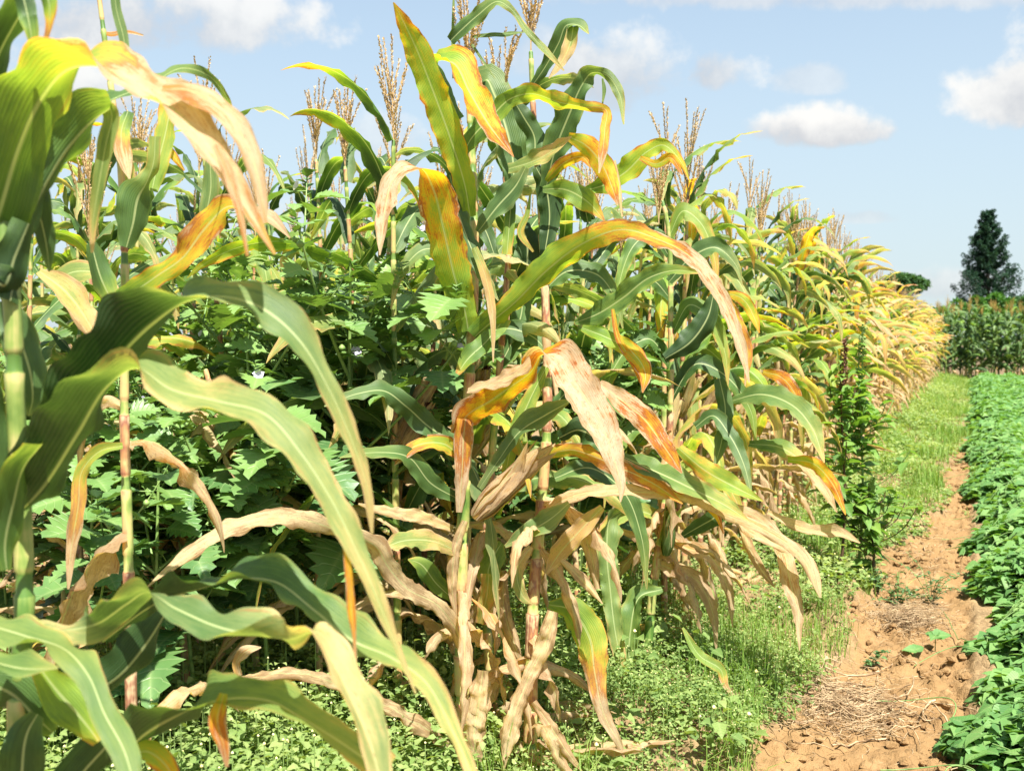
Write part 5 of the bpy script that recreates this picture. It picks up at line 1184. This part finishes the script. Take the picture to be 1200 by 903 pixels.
for (a_, b_, c_, d_) in ((945, 745, 990, 750), (1010, 808, 1075, 822), (975, 870, 1040, 855), (950, 808, 978, 832)):
    p = ground_at(a_, b_); q = ground_at(c_, d_); Q = np.linspace(p, q, 8); Q[:, 2] = soil_height(Q[:, 0], Q[:, 1]) + .008; tube(mb, Q, .0035, m=5)
tag(mb.build('straw_litter', M_DIRTSTRAW), 'scattered dry stems and bits of straw on the bare soil', 'straw litter', kind='stuff')

# withered leaves lying and leaning between the maize stalks: stuff
mb = MB()
def scrap(x, y, rng, L, up):
    n = 11; b = np.array([x, y, float(soil_height(x, y)) + rng.uniform(.01, .05) + up]); az = rng.uniform(0, 6.28)
    P, S, W, s = leaf_curve(rng, b, L, rng.uniform(.03, .055), R(rng.uniform(70, 95)), R(rng.uniform(85, 130)), az, n, 1.0, rng.uniform(-1, 1), rng.uniform(-2, 2), rng.normal(0, .6), None, .9, 1.0, .95)
    P[:, 2] = np.maximum(P[:, 2], soil_height(P[:, 0], P[:, 1]) + .006)
    ribbon(mb, P, S, W, s + rng.uniform(-.12, .05), .4, .6, .16, m=5, rng=rng, tear=.3, curl=.6)
rng = np.random.default_rng(91)
for i in range(620):
    y = rng.uniform(1.8, 14); x = -1.35 + rng.normal(0, .25) if rng.random() < .6 else rng.uniform(-4.5, -1.4)
    if x > -.9: continue
    scrap(x, y, rng, rng.uniform(.12, .4), rng.uniform(0, .05))
tag(mb.build('leaf_litter', M_LEAF), 'withered maize leaves lying on the ground between the stalks', 'leaf litter', kind='stuff')

# bare stalks and shredded leaves seen between the weeds
# clods of earth on the path: stuff
mb = MB(); rng = np.random.default_rng(17)
ico = []
ph = (1 + 5 ** .5) / 2
iv = norm(np.array([(-1, ph, 0), (1, ph, 0), (-1, -ph, 0), (1, -ph, 0), (0, -1, ph), (0, 1, ph), (0, -1, -ph), (0, 1, -ph), (ph, 0, -1), (ph, 0, 1), (-ph, 0, -1), (-ph, 0, 1)]))
iF = np.array([(0, 11, 5), (0, 5, 1), (0, 1, 7), (0, 7, 10), (0, 10, 11), (1, 5, 9), (5, 11, 4), (11, 10, 2), (10, 7, 6), (7, 1, 8), (3, 9, 4), (3, 4, 2), (3, 2, 6), (3, 6, 8), (3, 8, 9), (4, 9, 5), (2, 4, 11), (6, 2, 10), (8, 6, 7), (9, 8, 1)])
n = 5200; x = rng.uniform(-.85, .05, n); y = 2.4 + rng.uniform(0, 1, n) ** 1.5 * 12; k = (bare(x, y) > .5) & (rng.random(n) < np.clip(fbm(x * 4, y * 4, 2, 55) * 3 - 1, .05, 1)); x, y = x[k], y[k]
r = rng.uniform(.15, 1, len(x)) ** 3 * .026 + .003
V = np.stack([x, y, soil_height(x, y) + r * .3], 1)[:, None] + iv[None] * r[:, None, None] * rng.uniform(.6, 1.25, (len(x), 12, 1)) * np.array([1, 1, .7])
A = np.zeros((V.shape[0] * 12, 4)); A[:, 0] = 1
mb.add(V.reshape(-1, 3), (iF[None] + (np.arange(len(x)) * 12)[:, None, None]).reshape(-1, 3), A)
tag(mb.build('soil_clods', bpy.data.materials['soil'], smooth=False), 'crumbs and clods of sandy orange soil on the path', 'soil clods', kind='stuff')

# ------------------------------------------------------------------ trees beyond the field
def needle_crown(mb, C, r, rng, n, size, shape='simple', aspect=.5):
    """leaf clumps around the points C"""
    k = rng.integers(0, len(C), n); d = norm(rng.normal(size=(n, 3))); P = C[k] + d * (r[k] * rng.uniform(.2, 1, n) ** .6)[:, None]
    D = norm(d + rng.normal(0, .7, (n, 3))); leaf_cloud(mb, P, D, rng.normal(0, .5, (n, 3)) + [0, 0, 1.0], size * rng.uniform(.6, 1.4, n), shape=shape, aspect=aspect)
M_CONIFER = herb_mat('conifer_needles', (.010, .035, .022), (.018, .055, .030), (.04, .09, .035), usemid=False, rough=.6, spec=.2, transl=.15, big=.5, scale=5)
M_BARK = simple('tree_bark', (.06, .045, .035), (.11, .085, .065), 6, .9, .1)
M_BROAD = herb_mat('broad_tree_leaf', (.035, .10, .018), (.06, .16, .025), (.12, .24, .035), usemid=False, rough=.5, spec=.3, transl=.3, big=.4, scale=4)
M_BLUEGREEN = herb_mat('flat_crown_leaf', (.03, .08, .03), (.05, .12, .035), (.09, .17, .05), usemid=False, rough=.6, spec=.25, transl=.25, big=.3, scale=4)
rng = np.random.default_rng(5)
dT = 115.0; g = unproj(1155, 395, dT); e = tag(empty('conifer_tree', (g[0], g[1], 0)), 'tall dark conifer with upswept tiered branches standing alone on the horizon', 'tree')
HT = EYE + (395 - 246) / F * dT; tr, cr = MB(), MB(); t = np.linspace(0, 1, 14)
tube(tr, np.stack([.12 * np.sin(t * 4), 0 * t, t * HT * .98], 1), np.linspace(.34, .04, 14), m=9)
pts, rad = [], []
nb = 96
for i in range(nb):
    q = .14 + .84 * (i / nb) ** .9; z = q * HT; a = i * 2.39996 + rng.uniform(-.4, .4)
    L = 5.0 * (1 - q) ** .82 * rng.uniform(.68, 1.12) + .08; k = 8; u = np.linspace(0, 1, k)
    X = L * u; Z = z - .16 * L * np.sin(u * 2.6) + .42 * L * u ** 2.2
    P = np.stack([np.cos(a) * X, np.sin(a) * X, Z], 1); tube(tr, P, np.linspace(.07, .02, k) * (1.25 - q), m=5)
    for j in range(2, k):
        if rng.random() < .35 - .3 * u[j]: continue
        pts.append(P[j] + rng.normal(0, .12, 3)); rad.append((.30 + .25 * rng.random()) * (1.25 - .8 * q)); 
        for _ in range(2):
            o_ = rng.normal(0, .38 * (1.15 - q), 3); o_[2] = abs(o_[2]) * .7; pts.append(P[j] + o_); rad.append((.2 + .15 * rng.random()) * (1.25 - .8 * q))
pts = np.array(pts); rad = np.array(rad)
needle_crown(cr, pts, rad, rng, 60000, .17, aspect=.6)
tr.build('trunk', M_BARK, e); cr.build('crown', M_CONIFER, e)

def broad_tree(px, top, d, wid, label, mat, seed, flat=.5, n=9000, size=.3, name='broadleaf_tree', bottom=.25):
    rng = np.random.default_rng(seed); g = unproj(px, 395, d); e = tag(empty(name, (g[0], g[1], 0)), label, 'tree' if 'tree' in name else 'shrub')
    H = EYE + (395 - top) / F * d; Rw = wid / F * d / 2; tr, cr = MB(), MB(); t = np.linspace(0, 1, 8)
    tube(tr, np.stack([.1 * np.sin(t * 3), 0 * t, t * H * .75], 1), np.linspace(.06 * H ** .8, .03, 8), m=8)
    pts, rad = [], []
    for i in range(46):
        a = rng.uniform(0, 6.28); q = rng.uniform(0, 1) ** .5; zz = H * (bottom + (1 - bottom) * (1 - flat * q ** 2 * rng.uniform(.7, 1)) * rng.uniform(.55, 1) ** .6)
        p = np.array([math.cos(a) * Rw * q * .9, math.sin(a) * Rw * q * .9, min(zz, H * .93)]); pts.append(p); rad.append(Rw * rng.uniform(.10, .2))
        tube(tr, spline(np.array([[0, 0, H * rng.uniform(.2, .5)], p * [.5, .5, .85], p]), 6), np.linspace(.02 * H ** .7, .008, 6), m=4)
    needle_crown(cr, np.array(pts), np.array(rad), rng, n, size, aspect=.6); tr.build('trunk', M_BARK, e); cr.build('crown', mat, e)
broad_tree(1054, 320, 90, 62, 'flat crowned grey green tree just above the far end of the maize row', M_BLUEGREEN, 61, flat=.35, n=9000, size=.26, bottom=.5)
broad_tree(1134, 346, 70, 56, 'bright green shrub left of the conifer trunk behind the far maize', M_BROAD, 62, name='green_shrub', bottom=.1, size=.22)
broad_tree(1170, 343, 72, 60, 'bright green shrub just right of the conifer trunk', M_BROAD, 63, name='green_shrub', bottom=.1, size=.22)
broad_tree(1208, 344, 76, 60, 'darker green shrub at the right edge of the photo behind the far maize', M_BLUEGREEN, 64, name='green_shrub', bottom=.1, size=.22)
broad_tree(1104, 358, 75, 30, 'small shrub where the maize row meets the far field', M_BROAD, 65, name='green_shrub', bottom=.1, size=.2, n=5000)
for o in scene.objects:
    if o.name.startswith('maize_plant') and 'category' not in o and o.parent is None: print('untagged', o.name)
print('objects', len(scene.objects))
